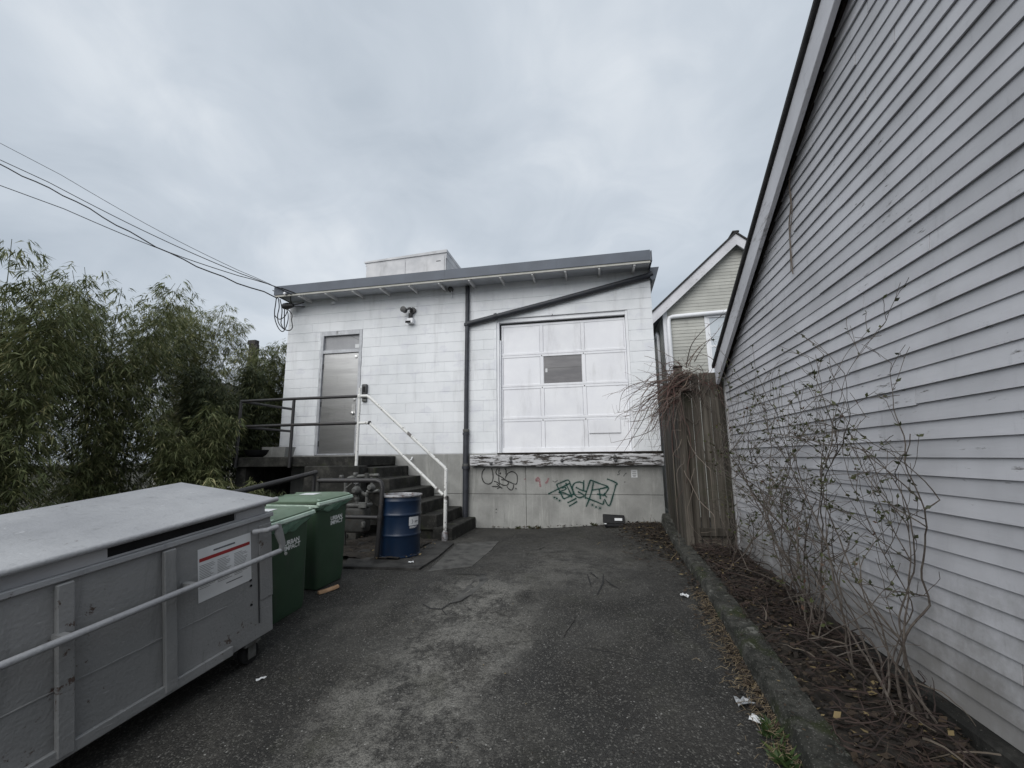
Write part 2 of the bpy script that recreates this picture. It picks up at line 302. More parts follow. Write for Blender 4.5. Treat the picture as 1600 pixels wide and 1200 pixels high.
M['tagteal'] = pm('spray_teal', (.010, .040, .036), (.02, .062, .055), 18, .7, bump=0)
M['tagblack'] = pm('spray_black', (.02, .02, .021), (.045, .045, .045), 18, .7, bump=0)
M['tagpink'] = pm('spray_pink_faded', (.36, .17, .18), (.30, .22, .21), 18, .8, bump=0)
M['tagghost'] = pm('scrubbed_paint', (.15, .155, .15), (.21, .21, .20), 18, .8, bump=0)
M['tagtint'] = pm('spray_haze_teal', (.25, .285, .275), (.27, .28, .27), 10, .85, bump=.2)
def spray(name, c, lo, hi):
    t = NT(name); t.fin(c, .8, 0, .1); t.setin(t.b.inputs['Alpha'], t.rng(t.noise(70, 4, .7), .3, .7, lo, hi)); return t.m
M['tagteal'] = spray('spray_teal', (.010, .050, .042), .62, .98); M['tagblack'] = spray('spray_black', (.018, .018, .019), .65, 1.)
M['tealfuzz'] = spray('spray_teal_mist', (.03, .095, .080), .0, .26); M['blackfuzz'] = spray('spray_black_mist', (.05, .05, .05), .0, .25)
M['tagpink'] = spray('spray_pink', (.34, .11, .13), .15, .75); M['tagghost'] = spray('scrubbed_paint', (.10, .105, .105), .25, .9)
def leafmat(name, a, b, c3, rough=.55, trans=.25):
    t = NT(name); i = t.island(); c = t.mix(t.rng(i, 0, 1), a, b); c = t.mix(t.rng(i, .86, 1.), c, c3)
    t.fin(c, rough, 0, .35)
    tr = t.n('ShaderNodeBsdfTranslucent'); t.l(c, tr.inputs[0]); ms = t.n('ShaderNodeMixShader'); ms.inputs[0].default_value = trans
    t.l(t.b.outputs[0], ms.inputs[1]); t.l(tr.outputs[0], ms.inputs[2]); t.l(ms.outputs[0], t.o.inputs[0]); return t.m
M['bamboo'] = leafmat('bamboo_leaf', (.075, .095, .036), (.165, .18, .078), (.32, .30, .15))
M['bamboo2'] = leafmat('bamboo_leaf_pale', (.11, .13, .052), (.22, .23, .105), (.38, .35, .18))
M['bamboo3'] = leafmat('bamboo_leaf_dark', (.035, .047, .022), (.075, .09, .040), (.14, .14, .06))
M['culm'] = pm('bamboo_culm', (.07, .08, .03), (.045, .05, .02), 6, .6, bump=.1)
t = NT('dead_vine'); c = t.mix(t.rng(t.island(), 0, 1), (.05, .040, .034), (.20, .165, .135)); c = t.mix(t.rng(t.island(), .72, .8), c, (.10, .05, .042)); M['vine'] = t.fin(c, .8)
t = NT('red_cane'); c = t.mix(t.rng(t.island(), 0, 1), (.060, .036, .030), (.15, .105, .088)); c = t.mix(t.rng(t.island(), .88, .92), c, (.22, .17, .13)); M['redcane'] = t.fin(c, .75)
t = NT('dry_straw'); c = t.mix(t.rng(t.island(), 0, 1), (.05, .034, .020), (.20, .155, .095)); M['straw'] = t.fin(c, .85)
t = NT('dead_leaves'); c = t.mix(t.rng(t.island(), 0, 1), (.013, .010, .008), (.045, .030, .018)); c = t.mix(t.rng(t.island(), .93, .95), c, (.20, .15, .07)); M['litter'] = t.fin(c, .85)
t = NT('shrub_bark'); c = t.mix(t.rng(t.noise(30, 4), .3, .7), (.055, .042, .035), (.11, .095, .08)); M['bark'] = t.fin(c, .85)
M['shrubleaf'] = leafmat('shrub_bud_leaf', (.035, .040, .020), (.075, .085, .032), (.10, .05, .035))
M['weed'] = leafmat('weed_leaf', (.030, .058, .018), (.060, .095, .028), (.12, .12, .04))

# ------------------------------------------------------------------ mesh helpers
ORG = {}                                             # world origin of every parent, so parts are written in world coordinates
class MB:
    def __init__(s): s.v = []; s.f = []
    def box(s, x0, x1, y0, y1, z0, z1):
        b = len(s.v); s.v += [Vector((x, y, z)) for z in (z0, z1) for y in (y0, y1) for x in (x0, x1)]
        s.f += [tuple(b+i for i in q) for q in ((0, 2, 3, 1), (4, 5, 7, 6), (0, 1, 5, 4), (2, 6, 7, 3), (0, 4, 6, 2), (1, 3, 7, 5))]; return s
    def hexa(s, pts):                                 # 8 points: bottom 4 ccw, top 4 ccw
        b = len(s.v); s.v += [Vector(p) for p in pts]
        s.f += [tuple(b+i for i in q) for q in ((3, 2, 1, 0), (4, 5, 6, 7), (0, 1, 5, 4), (1, 2, 6, 5), (2, 3, 7, 6), (3, 0, 4, 7))]; return s
    def poly(s, pts):
        b = len(s.v); s.v += [Vector(p) for p in pts]; s.f.append(tuple(range(b, b+len(pts)))); return s
    def prism(s, pts, d):                             # polygon extruded along d
        b = len(s.v); n = len(pts); d = Vector(d); s.v += [Vector(p) for p in pts] + [Vector(p)+d for p in pts]
        s.f.append(tuple(range(b+n-1, b-1, -1))); s.f.append(tuple(range(b+n, b+2*n)))
        for i in range(n): j = (i+1) % n; s.f.append((b+i, b+j, b+n+j, b+n+i))
        return s
    def tube(s, pts, r, n=8, cap=True):
        pts = [Vector(p) for p in pts]; k = len(pts); rs = r if isinstance(r, (list, tuple)) else [r]*k
        b = len(s.v); up = None
        for i, p in enumerate(pts):
            d = (pts[min(i+1, k-1)]-pts[max(i-1, 0)]); d = d.normalized() if d.length > 1e-9 else Vector((0, 0, 1))
            if up is None:
                up = d.orthogonal().normalized()
            else:
                up = up-d*up.dot(d); up = up.normalized() if up.length > 1e-6 else d.orthogonal().normalized()
            w = d.cross(up)
            for j in range(n):
                a = 2*math.pi*j/n; s.v.append(p+(up*math.cos(a)+w*math.sin(a))*rs[i])
        for i in range(k-1):
            for j in range(n):
                j2 = (j+1) % n; s.f.append((b+i*n+j, b+i*n+j2, b+(i+1)*n+j2, b+(i+1)*n+j))
        if cap: s.f.append(tuple(b+j for j in range(n-1, -1, -1))); s.f.append(tuple(b+(k-1)*n+j for j in range(n)))
        return s
    def lathe(s, prof, c=(0, 0, 0), n=40, axis='z'):
        b = len(s.v); c = Vector(c)
        for r, h in prof:
            for j in range(n):
                a = 2*math.pi*j/n
                q = Vector((r*math.cos(a), r*math.sin(a), h)) if axis == 'z' else (Vector((r*math.cos(a), h, r*math.sin(a))) if axis == 'y' else Vector((h, r*math.cos(a), r*math.sin(a))))
                s.v.append(c+q)
        for i in range(len(prof)-1):
            for j in range(n):
                j2 = (j+1) % n; s.f.append((b+i*n+j, b+i*n+j2, b+(i+1)*n+j2, b+(i+1)*n+j))
        s.f.append(tuple(b+j for j in range(n-1, -1, -1))); s.f.append(tuple(b+(len(prof)-1)*n+j for j in range(n)))
        return s
    def loft(s, rings, cap=True):
        b = len(s.v); n = len(rings[0])
        for rg in rings: s.v += [Vector(p) for p in rg]
        for i in range(len(rings)-1):
            for j in range(n):
                j2 = (j+1) % n; s.f.append((b+i*n+j, b+i*n+j2, b+(i+1)*n+j2, b+(i+1)*n+j))
        if cap: s.f.append(tuple(b+j for j in range(n-1, -1, -1))); s.f.append(tuple(b+(len(rings)-1)*n+j for j in range(n)))
        return s
    def add(s, o):
        b = len(s.v); s.v += o.v; s.f += [tuple(i+b for i in q) for q in o.f]; return s
def mesh_of(name, mb, mat, org=Vector(), smooth=False, bevel=0, seg=1, fixn=True):
    me = bpy.data.meshes.new(name); me.from_pydata([tuple(p-org) for p in mb.v], [], mb.f)
    if bevel or fixn:
        bm = bmesh.new(); bm.from_mesh(me)
        if fixn: bmesh.ops.recalc_face_normals(bm, faces=bm.faces)
        if bevel:
            ed = [e for e in bm.edges if len(e.link_faces) == 2 and e.calc_face_angle(0) > R(25)]
            bmesh.ops.bevel(bm, geom=ed, offset=bevel, segments=seg, affect='EDGES', profile=.5, clamp_overlap=True)
        bm.to_mesh(me); bm.free()
    me.materials.append(mat)
    if smooth:
        for p in me.polygons: p.use_smooth = True
        try: me.set_sharp_from_angle(angle=R(40))
        except Exception: pass
    return me
def tag(o, label=None, cat=None, group=None, kind=None):
    if label: o['label'] = label
    if cat: o['category'] = cat
    if group: o['group'] = group
    if kind: o['kind'] = kind
    return o
def link(name, me, parent=None, loc=(0, 0, 0)):
    o = bpy.data.objects.new(name, me); COL.objects.link(o); o.location = loc
    if parent: o.parent = parent
    return o
def put(name, mb, mat, parent=None, org=None, smooth=False, bevel=0, seg=1, fixn=True):
    """a mesh written in world coordinates; org = its own origin (default: its parent's)"""
    po = ORG[parent.name] if parent else Vector()
    og = Vector(org) if org is not None else po
    o = link(name, mesh_of(name, mb, mat, og, smooth, bevel, seg, fixn), parent, og-po); ORG[o.name] = og; return o
def root(name, label, cat, loc=(0, 0, 0), group=None):
    o = bpy.data.objects.new(name, None); COL.objects.link(o); o.location = loc; o.empty_display_size = .1
    ORG[o.name] = Vector(loc); return tag(o, label, cat, group)
def box(*a): return MB().box(*a)
def tube(*a, **k): return MB().tube(*a, **k)
def text_mb(txt, size, line=.95, bold=.02):
    cu_ = bpy.data.curves.new('t', 'FONT'); cu_.body = txt; cu_.size = size; cu_.space_line = line; cu_.offset = bold*size; cu_.resolution_u = 3; cu_.space_character = .95
    ob = bpy.data.objects.new('t', cu_); COL.objects.link(ob); bpy.context.view_layer.update()
    me = bpy.data.meshes.new_from_object(ob.evaluated_get(bpy.context.evaluated_depsgraph_get()))
    mb = MB(); mb.v = [v.co.copy() for v in me.vertices]; mb.f = [tuple(p.vertices) for p in me.polygons]
    bpy.data.objects.remove(ob); bpy.data.meshes.remove(me); bpy.data.curves.remove(cu_); return mb
def xf(mb, mat):
    mb.v = [mat @ p for p in mb.v]; return mb
def frame_mat(o, ex, ey, ez):
    return Matrix(((ex[0], ey[0], ez[0], o[0]), (ex[1], ey[1], ez[1], o[1]), (ex[2], ey[2], ez[2], o[2]), (0, 0, 0, 1)))

F = 9.066                                            # plane of the white building's front wall
FL = 1.515                                           # loading floor level
XL, XR = -7.43, 1.16

# ================================================================== SETTING
g = MB().poly([(-400, -300, -1.1), (400, -300, -1.1), (400, 500, -1.1), (-400, 500, -1.1)])
tag(put('ground', g, M['dirt']), kind='structure')
def sheet(x0, x1, y0, y1, nx, ny, zf):
    m = MB()
    for j in range(ny+1):
        for i in range(nx+1):
            x = x0+(x1-x0)*i/nx; y = y0+(y1-y0)*j/ny; m.v.append(Vector((x, y, zf(x, y))))
    for j in range(ny):
        for i in range(nx):
            a = j*(nx+1)+i; m.f.append((a, a+1, a+nx+2, a+nx+1))
    return m
def bumpy(x, y): return .012*math.sin(1.7*x+.6*y)*math.sin(1.1*y-.4*x)
def gs(x, y): return gz(x, y)+bumpy(x, y)*.7
driveway = put('driveway', sheet(-7.2, 2.6, -7, 9.3, 98, 163, gs), M['asphalt'], smooth=True, fixn=False)
tag(driveway, kind='structure')
# cracks in the asphalt: the star of splits in the middle, the split at the patch corner
def ribbon_ground(pts, w, dz, mat, name, parent):
    m = MB(); n = len(pts); P = [ong(*p) for p in pts]
    for i, p in enumerate(P):
        d = P[min(i+1, n-1)]-P[max(i-1, 0)]; d = Vector((d.x, d.y, 0)).normalized(); s = Vector((-d.y, d.x, 0))*w*(.35 if i in (0, n-1) else rnd.uniform(.7, 1.2))*.5
        for q in (p-s, p+s): m.v.append(Vector((q.x, q.y, gs(q.x, q.y)+dz)))
    for i in range(n-1): m.f.append((2*i, 2*i+1, 2*i+3, 2*i+2))
    return put(name, m, mat, parent)
ORG[driveway.name] = Vector()
for k, pl in enumerate([[(918, 898), (920, 905), (924, 917)], [(922, 895), (930, 901), (935, 905)], [(943, 898), (942, 912), (937, 922), (933, 930)], [(945, 906), (955, 914), (968, 921)], [(918, 898), (923, 896), (930, 900)],
                       [(660, 945), (672, 952), (690, 953), (703, 944)], [(690, 953), (697, 962)], [(703, 944), (720, 940), (735, 930)], [(700, 897), (730, 898), (760, 899)], [(920, 883), (945, 884)], [(820, 862), (842, 860), (858, 852)]]):
    ribbon_ground(pl, .022, .005+.0006*k, M['crack'], 'crack', driveway)
def patch(name, pxs, mat, h, parent=None, kind='structure'):
    P = [ong(*p) for p in pxs]; m = MB()
    top = [Vector((p.x, p.y, gs(p.x, p.y)+h)) for p in P]; bot = [Vector((p.x, p.y, gs(p.x, p.y)-.03)) for p in P]; n = len(P); cidx = 2*n
    cen = sum(top, Vector())/n
    m.v = top+bot+[cen]
    for i in range(n): j = (i+1) % n; m.f += [(i, j, cidx), (i, n+i, n+j, j)]
    return tag(put(name, m, mat), kind=kind)
patch('concrete_patch', [(668, 893), (737, 886), (768, 860), (780, 846), (715, 850)], M['patch'], .006)
patch('asphalt_patch', [(702, 944), (724, 938), (738, 929), (764, 905), (753, 897), (726, 921)], M['patch'], .005)
patch('concrete_pad', [(536, 888), (655, 891), (683, 873), (709, 851), (640, 846), (560, 850)], M['slab'], .03)
# gravel and leaf soil inside the meter corner
tag(put('soil_corner', sheet(-4.3, -2.85, 5.95, 7.5, 20, 20, lambda x, y: .035+.02*math.sin(9*x)*math.sin(7*y)+rnd.uniform(0, .012)), M['soil'], fixn=False), kind='structure')
# planting bed on the right, and the kerb that holds it
def kerb_x(y): return .865+.025*y if y < 7 else 1.04
tag(put('planting_bed', sheet(0, 1, -4, 7.1, 12, 60, lambda u, y: 0), M['soil'], fixn=False), kind='structure')
bed = bpy.data.objects['planting_bed']
for v in bed.data.vertices:
    u, y = v.co.x, v.co.y; x = kerb_x(y)+.15+u*1.1; v.co.x = x; v.co.z = gz(1.2, min(y, 6.5))+.085+.03*math.sin(5*y+3*u)*math.sin(9*u)+rnd.uniform(0, .02)
m = MB(); ys = [-3+11.75*i/150 for i in range(151)]; rings = []
for y in ys:
    x = kerb_x(y)+rnd.uniform(-.006, .006); z = gz(.7, y); h = .125+.012*math.sin(2.1*y)+rnd.uniform(-.008, .008); w = .235-.006*y
    if y > 8.2: h += .10*(y-8.2)/.5
    u_ = rnd.uniform; rings.append([(x-.02, y, z-.15), (x+u_(-.006, .006), y, z+h*.35), (x+.008+u_(-.006, .006), y, z+h*.75), (x+.014+u_(-.005, .008), y, z+h-.012), (x+.026+u_(-.004, .008), y, z+h+u_(-.005, .005)), (x+.09+u_(-.01, .01), y, z+h+u_(-.006, .008)), (x+.15+u_(-.01, .01), y, z+h+u_(-.006, .008)), (x+w-.015, y, z+h+u_(-.008, .006)), (x+w, y, z+h-.02), (x+w+.01, y, z-.15)])
kerb = tag(put('kerb', MB().loft(rings), M['kerb'], smooth=True), kind='structure')

# ================================================================== WHITE BUILDING
bld = root('white_building', 'white painted concrete block building with a loading door and blue grey flat roof edge', 'building', (-3.1, F, 0))
DX0, DX1 = -6.50, -5.41; GX0, GX1 = -2.16, .665; OT = FL+13*.226        # door and loading door openings, shared head height
core = MB(); y0, y1 = F+.008, F+.22; zt = 5.30
for a in ((XL+.004, DX0, FL-.01, zt), (DX1, GX0, FL-.01, zt), (GX1, XR-.004, FL-.01, zt), (DX0, DX1, OT, zt), (GX0, GX1, OT, zt)): core.box(a[0], a[1], y0, y1, a[2], a[3])
core.box(XL+.004, XL+.2, y1, F+10, -.2, zt); core.box(XR-.2, XR-.004, y1, F+10, -.2, zt); core.box(XL+.004, XR-.004, F+10, F+10.2, -.2, zt)
put('wall', core, M['block'], bld)
mesh_cache = {}
def block(x0, x1, z0, z1):
    w, h = round(x1-x0, 3), round(z1-z0, 3); gq_ = rnd.choice((.0006, .0013, .0024)); k = (w, h, gq_)
    if k not in mesh_cache:
        mesh_cache[k] = mesh_of('concrete_block', MB().prism([(-w/2+.0011, y_, z_) for y_, z_ in ((.05, gq_), (.005, gq_), (0, gq_+.005), (0, h-gq_-.004), (.005, h-gq_*.7), (.05, h-gq_*.7))], (w-.0022, 0, 0)), M['block'])
    o = link('concrete_block', mesh_cache[k], bld, Vector(((x0+x1)/2, F+rnd.uniform(-.001, .001), z0))-ORG[bld.name])
BW, BH = .452, .226
for k in range(17):
    z0 = FL+k*BH; z1 = min(z0+BH, 5.29); x = XL-(BW/2 if k % 2 else 0)
    while x < XR:
        segs = [(max(x, XL), min(x+BW, XR))]
        if k < 13:
            for (a, b) in ((DX0, DX1), (GX0, GX1)):
                ns = []
                for (p, q) in segs:
                    if q <= a or p >= b: ns.append((p, q)); continue
                    if p < a: ns.append((p, a))
                    if q > b: ns.append((b, q))
                segs = ns
        for p, q in segs:
            if q-p > .03: block(p, q, z0, z1)
        x += BW
# foundation, cast in lifts
for (a, b) in ((XL, -4.6), (-4.6, -1.55), (-1.55, XR)):
    for (c0, c1) in ((-.35, .668), (.676, FL-.008)):
        put('concrete_panel', box(a+.003, b-.003, F-.004+rnd.uniform(0, .003), F+.22, c0, c1), M['concrete'], bld, bevel=.006, seg=2)
put('foundation_core', box(XL+.02, XR-.02, F+.012, F+.2, -.3, FL-.012), M['moss_concrete'], bld)
put('floor_slab', box(XL+.2, XR-.2, F+.22, F+10, FL-.2, FL-.02), M['concrete'], bld)
# roof
RO = .50; RY = F-RO
roof = put('roof', box(XL-.02, XR-.02, RY+.03, F+10.4, 5.30, 5.46), M['ductfoil'], bld)
for (a, b) in ((XL-.05, -5.72), (-5.72, -3.2), (-3.2, -.75), (-.75, XR-.03)):
    put('flashing', box(a+.001, b-.001, RY-.012+rnd.uniform(0, .002), RY+.028, 5.285, 5.500), M['fascia'], roof)
put('flashing_return', box(XL-.05, XL-.022, RY+.03, F+10, 5.285, 5.5), M['fascia'], roof)
put('flashing_return', box(XR-.018, XR+.006, RY+.03, F+10, 5.285, 5.5), M['fascia'], roof)
put('trim_board', box(XL-.03, XR-.035, RY+.006, RY+.03, 5.238, 5.284), M['cream'], roof)
put('soffit', box(XL+.01, XR-.03, RY+.031, F+.2, 5.285, 5.299), M['soffit'], roof)
lk = mesh_of('lookout', box(-.02, .02, RY+.031-F, .0, -.075, -.001), M['rafter'], bevel=.003)
for i in range(12): link('lookout', lk, roof, Vector((-6.83+.695*i, F-.002, 5.285))-ORG[roof.name])
# side gutter at the right eave, seen from its end
gp = [(1.150, 5.30), (1.335, 5.30), (1.335, 5.285), (1.26, 5.05), (1.19, 5.02), (1.150, 5.08)]
put('gutter', MB().prism([(x, F-.10, z) for x, z in gp], (0, 9.5, 0)), M['fascia'], roof)
# downpipes
PX = -2.825
dp = put('downpipe', tube([(PX+.01, F-.06, 5.26), (PX+.01, F-.06, 4.3), (PX, F-.06, 3.0), (PX, F-.062, 1.62)], .047, n=14), M['pipe'], bld, smooth=True)
put('lower_downpipe', tube([(PX, F-.064, 1.95), (PX, F-.066, .19)], .062, n=14), M['pipe'], dp, smooth=True)
a = Vector((PX+.02, F-.07, 4.37)); b = Vector((1.10, F-.07, 5.13))
put('diagonal_pipe', tube([a, a.lerp(b, .5)+Vector((0, 0, -.012)), b, b+Vector((.10, 0, .04))], .060, n=14), M['pipe'], dp, smooth=True)
for z, rr, mm in ((4.36, .062, 'pipe'), (2.00, .068, 'gas'), (1.93, .072, 'pipe'), (1.27, .070, 'gas'), (1.22, .082, 'pipe')):
    put('collar', MB().lathe([(rr*.8, -.03), (rr, -.028), (rr, .028), (rr*.8, .03)], (PX, F-.064, z), 16), M[mm], dp, smooth=True)
d = (b-a).normalized(); cpos = a+d*.66
put('collar', tube([cpos-d*.03, cpos+d*.03], .075, n=14), M['pipe'], dp, smooth=True)
put('bracket', box(PX-.09, PX+.09, F-.02, F-.004, 1.26, 1.29), M['dgrey'], dp)
# personnel door
FRW = .075
df = MB()
df.box(DX0+.002, DX0+FRW, F-.012, F+.10, FL, OT-.002); df.box(DX1-FRW, DX1-.002, F-.012, F+.10, FL, OT-.002)
df.box(DX0+FRW, DX1-FRW, F-.012, F+.10, OT-.11, OT-.002); df.box(DX0+FRW, DX1-FRW, F-.008, F+.10, 3.905, 3.985); df.box(DX0+FRW, DX1-FRW, F-.008, F+.12, FL-.004, FL+.03)
frame = put('door_frame', df, M['frame'], bld, bevel=.004)
put('transom_pane', box(DX0+FRW-.01, DX1-FRW+.01, F+.055, F+.063, 3.98, OT-.10), M['reeded'], frame)
put('pane_crack', tube([(-5.78, F+.052, 4.335), (-5.66, F+.052, 4.28), (-5.49, F+.052, 4.19)], .004, n=4), M['ink'], frame)
put('taped_card', box(-5.62, -5.52, F+.049, F+.052, 4.02, 4.11), M['paper'], frame)
put('frame_screw', tube([(-6.02, F-.018, OT-.06), (-6.02, F-.010, OT-.06)], .014, n=8), M['silver'], frame)
door = put('door', box(DX0+FRW+.004, DX1-FRW-.004, F+.030, F+.075, FL+.034, 3.900), M['steel'], bld, bevel=.003)
for z in (3.60, 2.70, 1.78): put('hinge', tube([(DX0+FRW+.004, F+.022, z-.06), (DX0+FRW+.004, F+.022, z+.06)], .013, n=8), M['dgrey'], door)
put('lock_plate', box(-5.615, -5.515, F+.020, F+.029, 2.36, 2.68), M['silver'], door, bevel=.003)
put('handle', MB().lathe([(.02, -.05), (.036, -.045), (.036, -.02), (.016, -.015), (.016, .01)], (-5.575, F+.02, 2.46), 14, 'y'), M['silver'], door, smooth=True)
put('deadbolt', MB().lathe([(.012, -.016), (.028, -.014), (.028, .008)], (-5.56, F+.02, 2.78), 14, 'y'), M['silver'], door, smooth=True)
put('dark_slot', box(-5.60, -5.55, F+.0185, F+.0195, 2.43, 2.455), M['black'], door)
put('peep_plate', MB().lathe([(.02, -.010), (.034, -.008), (.034, .008)], (-5.57, F+.02, 3.80), 14, 'y'), M['silver'], door, smooth=True)
put('edge_strip', box(-5.497, -5.489, F+.022, F+.0295, FL+.05, 2.34), M['black'], door)
# loading door
gf = MB()
gf.box(GX0+.002, GX0+.055, F+.02, F+.13, FL, OT-.002); gf.box(GX0+.055, GX0+.085, F+.05, F+.13, FL, 3.98); gf.box(GX1-.055, GX1-.002, F+.02, F+.13, FL, OT-.002); gf.box(GX0+.055, GX1-.055, F+.035, F+.13, OT-.085, OT-.002)
lf = put('loading_door_frame', gf, M['white'], bld, bevel=.003)
put('head_gap', box(GX0+.06, GX1-.06, F+.118, F+.16, OT-.13, OT-.086), M['dgrey'], lf)
GY = F+.105
gx0, gx1, gz0, gz1 = GX0+.087, GX1-.057, FL+.012, OT-.125
ld = put('loading_door', box(gx0, gx1, GY+.03, GY+.05, gz0, gz1), M['whitepanel'], bld)
pw = (gx1-gx0)/3; ph = (gz1-gz0)/4; ST = .052
for i in range(3):
    for j in range(4):
        if i == 1 and j == 2: continue
        p = put('panel', box(gx0+i*pw+ST*.8, gx0+(i+1)*pw-ST*.8, GY+.009, GY+.0299, gz0+j*ph+ST*.9, gz0+(j+1)*ph-ST*.9), M['whitepanel'], ld, bevel=.006, seg=2, org=(gx0+(i+.5)*pw, GY, gz0+j*ph))
wx0, wx1, wz0, wz1 = gx0+pw+ST*.8, gx0+2*pw-ST*.8, gz0+2*ph+ST*.9, gz0+3*ph-ST*.9
wn_ = put('window_pane', box(wx0+.004, wx1-.004, GY+.018, GY+.0299, wz0+.004, wz1-.004), M['glaze'], ld)
put('pane_reflection', box(wx0+.01, wx1-.01, GY+.0165, GY+.0178, wz0+.335, wz0+.343), M['gas'], ld)  # grey strip painted as a reflection line in the pane
put('sticker', box(wx0+.03, wx0+.075, GY+.0150, GY+.0172, wz0+.25, wz0+.335), M['paper'], ld)
for j in range(4):                                    # sections: horizontal rails then stiles between them
    za, zb = gz0+j*ph, gz0+(j+1)*ph
    put('section_rail', box(gx0+.001, gx1-.001, GY, GY+.028, za+.002, za+ST), M['whitepanel'], ld, bevel=.004)
    put('section_rail', box(gx0+.001, gx1-.001, GY, GY+.028, zb-ST, zb-.002), M['whitepanel'], ld, bevel=.004)
    for i in range(4):
        xc = gx0+i*pw; xa = max(gx0+.001, xc-ST*.72); xb = min(gx1-.001, xc+ST*.72)
        put('stile', box(xa, xb, GY+.002, GY+.0285, za+ST-.001, zb-ST+.001), M['whitepanel'], ld, bevel=.004)
q0, q1 = ony(921, 677, GY), ony(969, 655, GY); px0, px1 = q0.x, q1.x; pz = q0.z
pb = put('nailed_patch_board', box(px0, px1, GY-.014, GY+.0155, pz, q1.z), M['whitepanel'], ld, bevel=.004)
put('kick_board', box(gx0, gx1, GY-.012, GY-.001, FL+.004, FL+.10), M['whitepanel'], ld, bevel=.003)
for xc in (gx0+pw, gx0+2*pw):
    for j in (1, 2, 3): put('bolt_head', MB().lathe([(.004, -.007), (.012, -.004), (.012, .001)], (xc, GY-.0005, gz0+j*ph-.03), 8, 'y'), M['gas'], ld)
put('latch_wire', tube([(-.92, F-.004, OT+.03), (-.905, F-.02, OT+.005), (-.93, F-.012, OT-.02)], .006, n=5), M['dgrey'], lf)
# dock timber
tb = MB(); nb = 60; rgs = []
for i in range(nb+1):
    x = -2.705+(1.175+2.705)*i/nb; wv_ = lambda: rnd.uniform(-.004, .004)
    za = 1.245+.006*math.sin(i*.5)+wv_(); zb = 1.478+wv_(); ya = F-.155+wv_()
    rgs.append([(x, ya+.012, za), (x, ya, za+.02), (x, ya, zb-.03), (x, ya+.02, zb), (x, F-.006, zb), (x, F-.006, za)])
tim = put('dock_timber', tb.loft(rgs), M['dock'], bld)
put('cap_plank', box(-2.12, 1.172, F-.15, F+.02, 1.482, FL-.001), M['darkwood'], bld, bevel=.006)
for x, z in ((-1.83, 1.41), (-1.83, 1.335), (-.78, 1.345), (.26, 1.42), (.27, 1.345), (-2.25, 1.30)):
    put('bolt', MB().lathe([(.010, -.026), (.030, -.02), (.034, 0), (.034, .004)], (x, F-.157, z), 12, 'y'), M['dgrey' if z < 1.38 else 'gas'], tim, smooth=True)
# graffiti: thin paint strokes on the foundation
lay = [0]
def strokes(ox, oy, sc, lines, w, mat, name, parent=bld, soft=0):
    m = MB()
    for ln in lines:
        lay[0] += 1; Y = F-.0046-.00006*lay[0]
        P = [ony(ox+x/sc, oy+y/sc, Y) for x, y in ln]
        if len(P) == 1:                               # a dot
            m.poly([P[0]+Vector((math.cos(k*.7854)*w*.85, 0, math.sin(k*.7854)*w*.85)) for k in range(8)]); continue
        Q = []
        for i in range(len(P)-1):                      # Catmull-Rom
            p0, p1, p2, p3 = P[max(i-1, 0)], P[i], P[i+1], P[min(i+2, len(P)-1)]
            for k in range(5):
                tt = k/5; Q.append(.5*((2*p1)+(p2-p0)*tt+(2*p0-5*p1+4*p2-p3)*tt*tt+(3*p1-p0-3*p2+p3)*tt**3))
        Q.append(P[-1]); n = len(Q); b0 = len(m.v)
        for i, q in enumerate(Q):
            dd = Q[min(i+1, n-1)]-Q[max(i-1, 0)]; dd.y = 0; dd = dd.normalized() if dd.length > 1e-7 else Vector((1, 0, 0))
            s_ = Vector((-dd.z, 0, dd.x))*w*.5*(.78+.42*abs(math.sin(i*.37+len(ln)*1.7)))*rnd.uniform(.9, 1.1); m.v += [Vector((q.x-s_.x, Y, q.z-s_.z)), Vector((q.x+s_.x, Y, q.z+s_.z))]
        for i in range(n-1): m.f.append((b0+2*i, b0+2*i+1, b0+2*i+3, b0+2*i+2))
    return put(name, m, M[mat], parent, fixn=False)
SZ = 1600/130
t2 = [[(80, 515), (250, 430), (495, 310)], [(240, 330), (350, 285), (470, 250), (520, 370), (580, 510)], [(240, 330), (305, 470), (375, 610)], [(375, 610), (470, 570), (580, 510)], [(415, 300), (480, 440), (540, 575)],
      [(540, 575), (400, 500), (290, 490), (320, 465), (420, 420), (400, 385), (340, 400)], [(760, 310), (690, 285), (600, 300), (550, 370), (560, 470), (610, 550), (690, 585), (770, 540), (650, 470)], [(610, 385), (720, 440), (830, 470)],
      [(765, 250), (760, 440)], [(890, 245), (840, 400), (790, 560), (810, 600)], [(890, 245), (1060, 310), (1230, 380), (1200, 480), (1160, 520), (1210, 580)], [(950, 290), (920, 450), (870, 610), (810, 760)],
      [(920, 440), (1100, 410), (1230, 380)], [(1060, 420), (1075, 520), (1085, 615)], [(1020, 515), (1160, 540)], [(1210, 225), (1330, 270), (1410, 320), (1380, 350), (1340, 500), (1255, 740), (1160, 610)],
      [(810, 590), (1000, 660), (1130, 710), (1150, 640)], [(450, 685), (540, 640), (625, 595)], [(480, 750), (560, 705), (640, 655)]] + [[p] for p in ((200, 582), (247, 602), (300, 640), (930, 725), (1000, 765), (1075, 788))]
strokes(850, 730, SZ, t2, .055, 'tealfuzz', 'teal_overspray')
strokes(850, 730, SZ, t2, .022, 'tagteal', 'teal_graffiti')
strokes(850, 730, SZ, [[(165, 262), (210, 285), (262, 252)], [(1405, 150), (1450, 130), (1435, 90), (1470, 55)], [(1530, 175), (1560, 130), (1590, 110)], [(1555, 285)]], .016, 'tagghost', 'scrubbed_graffiti')
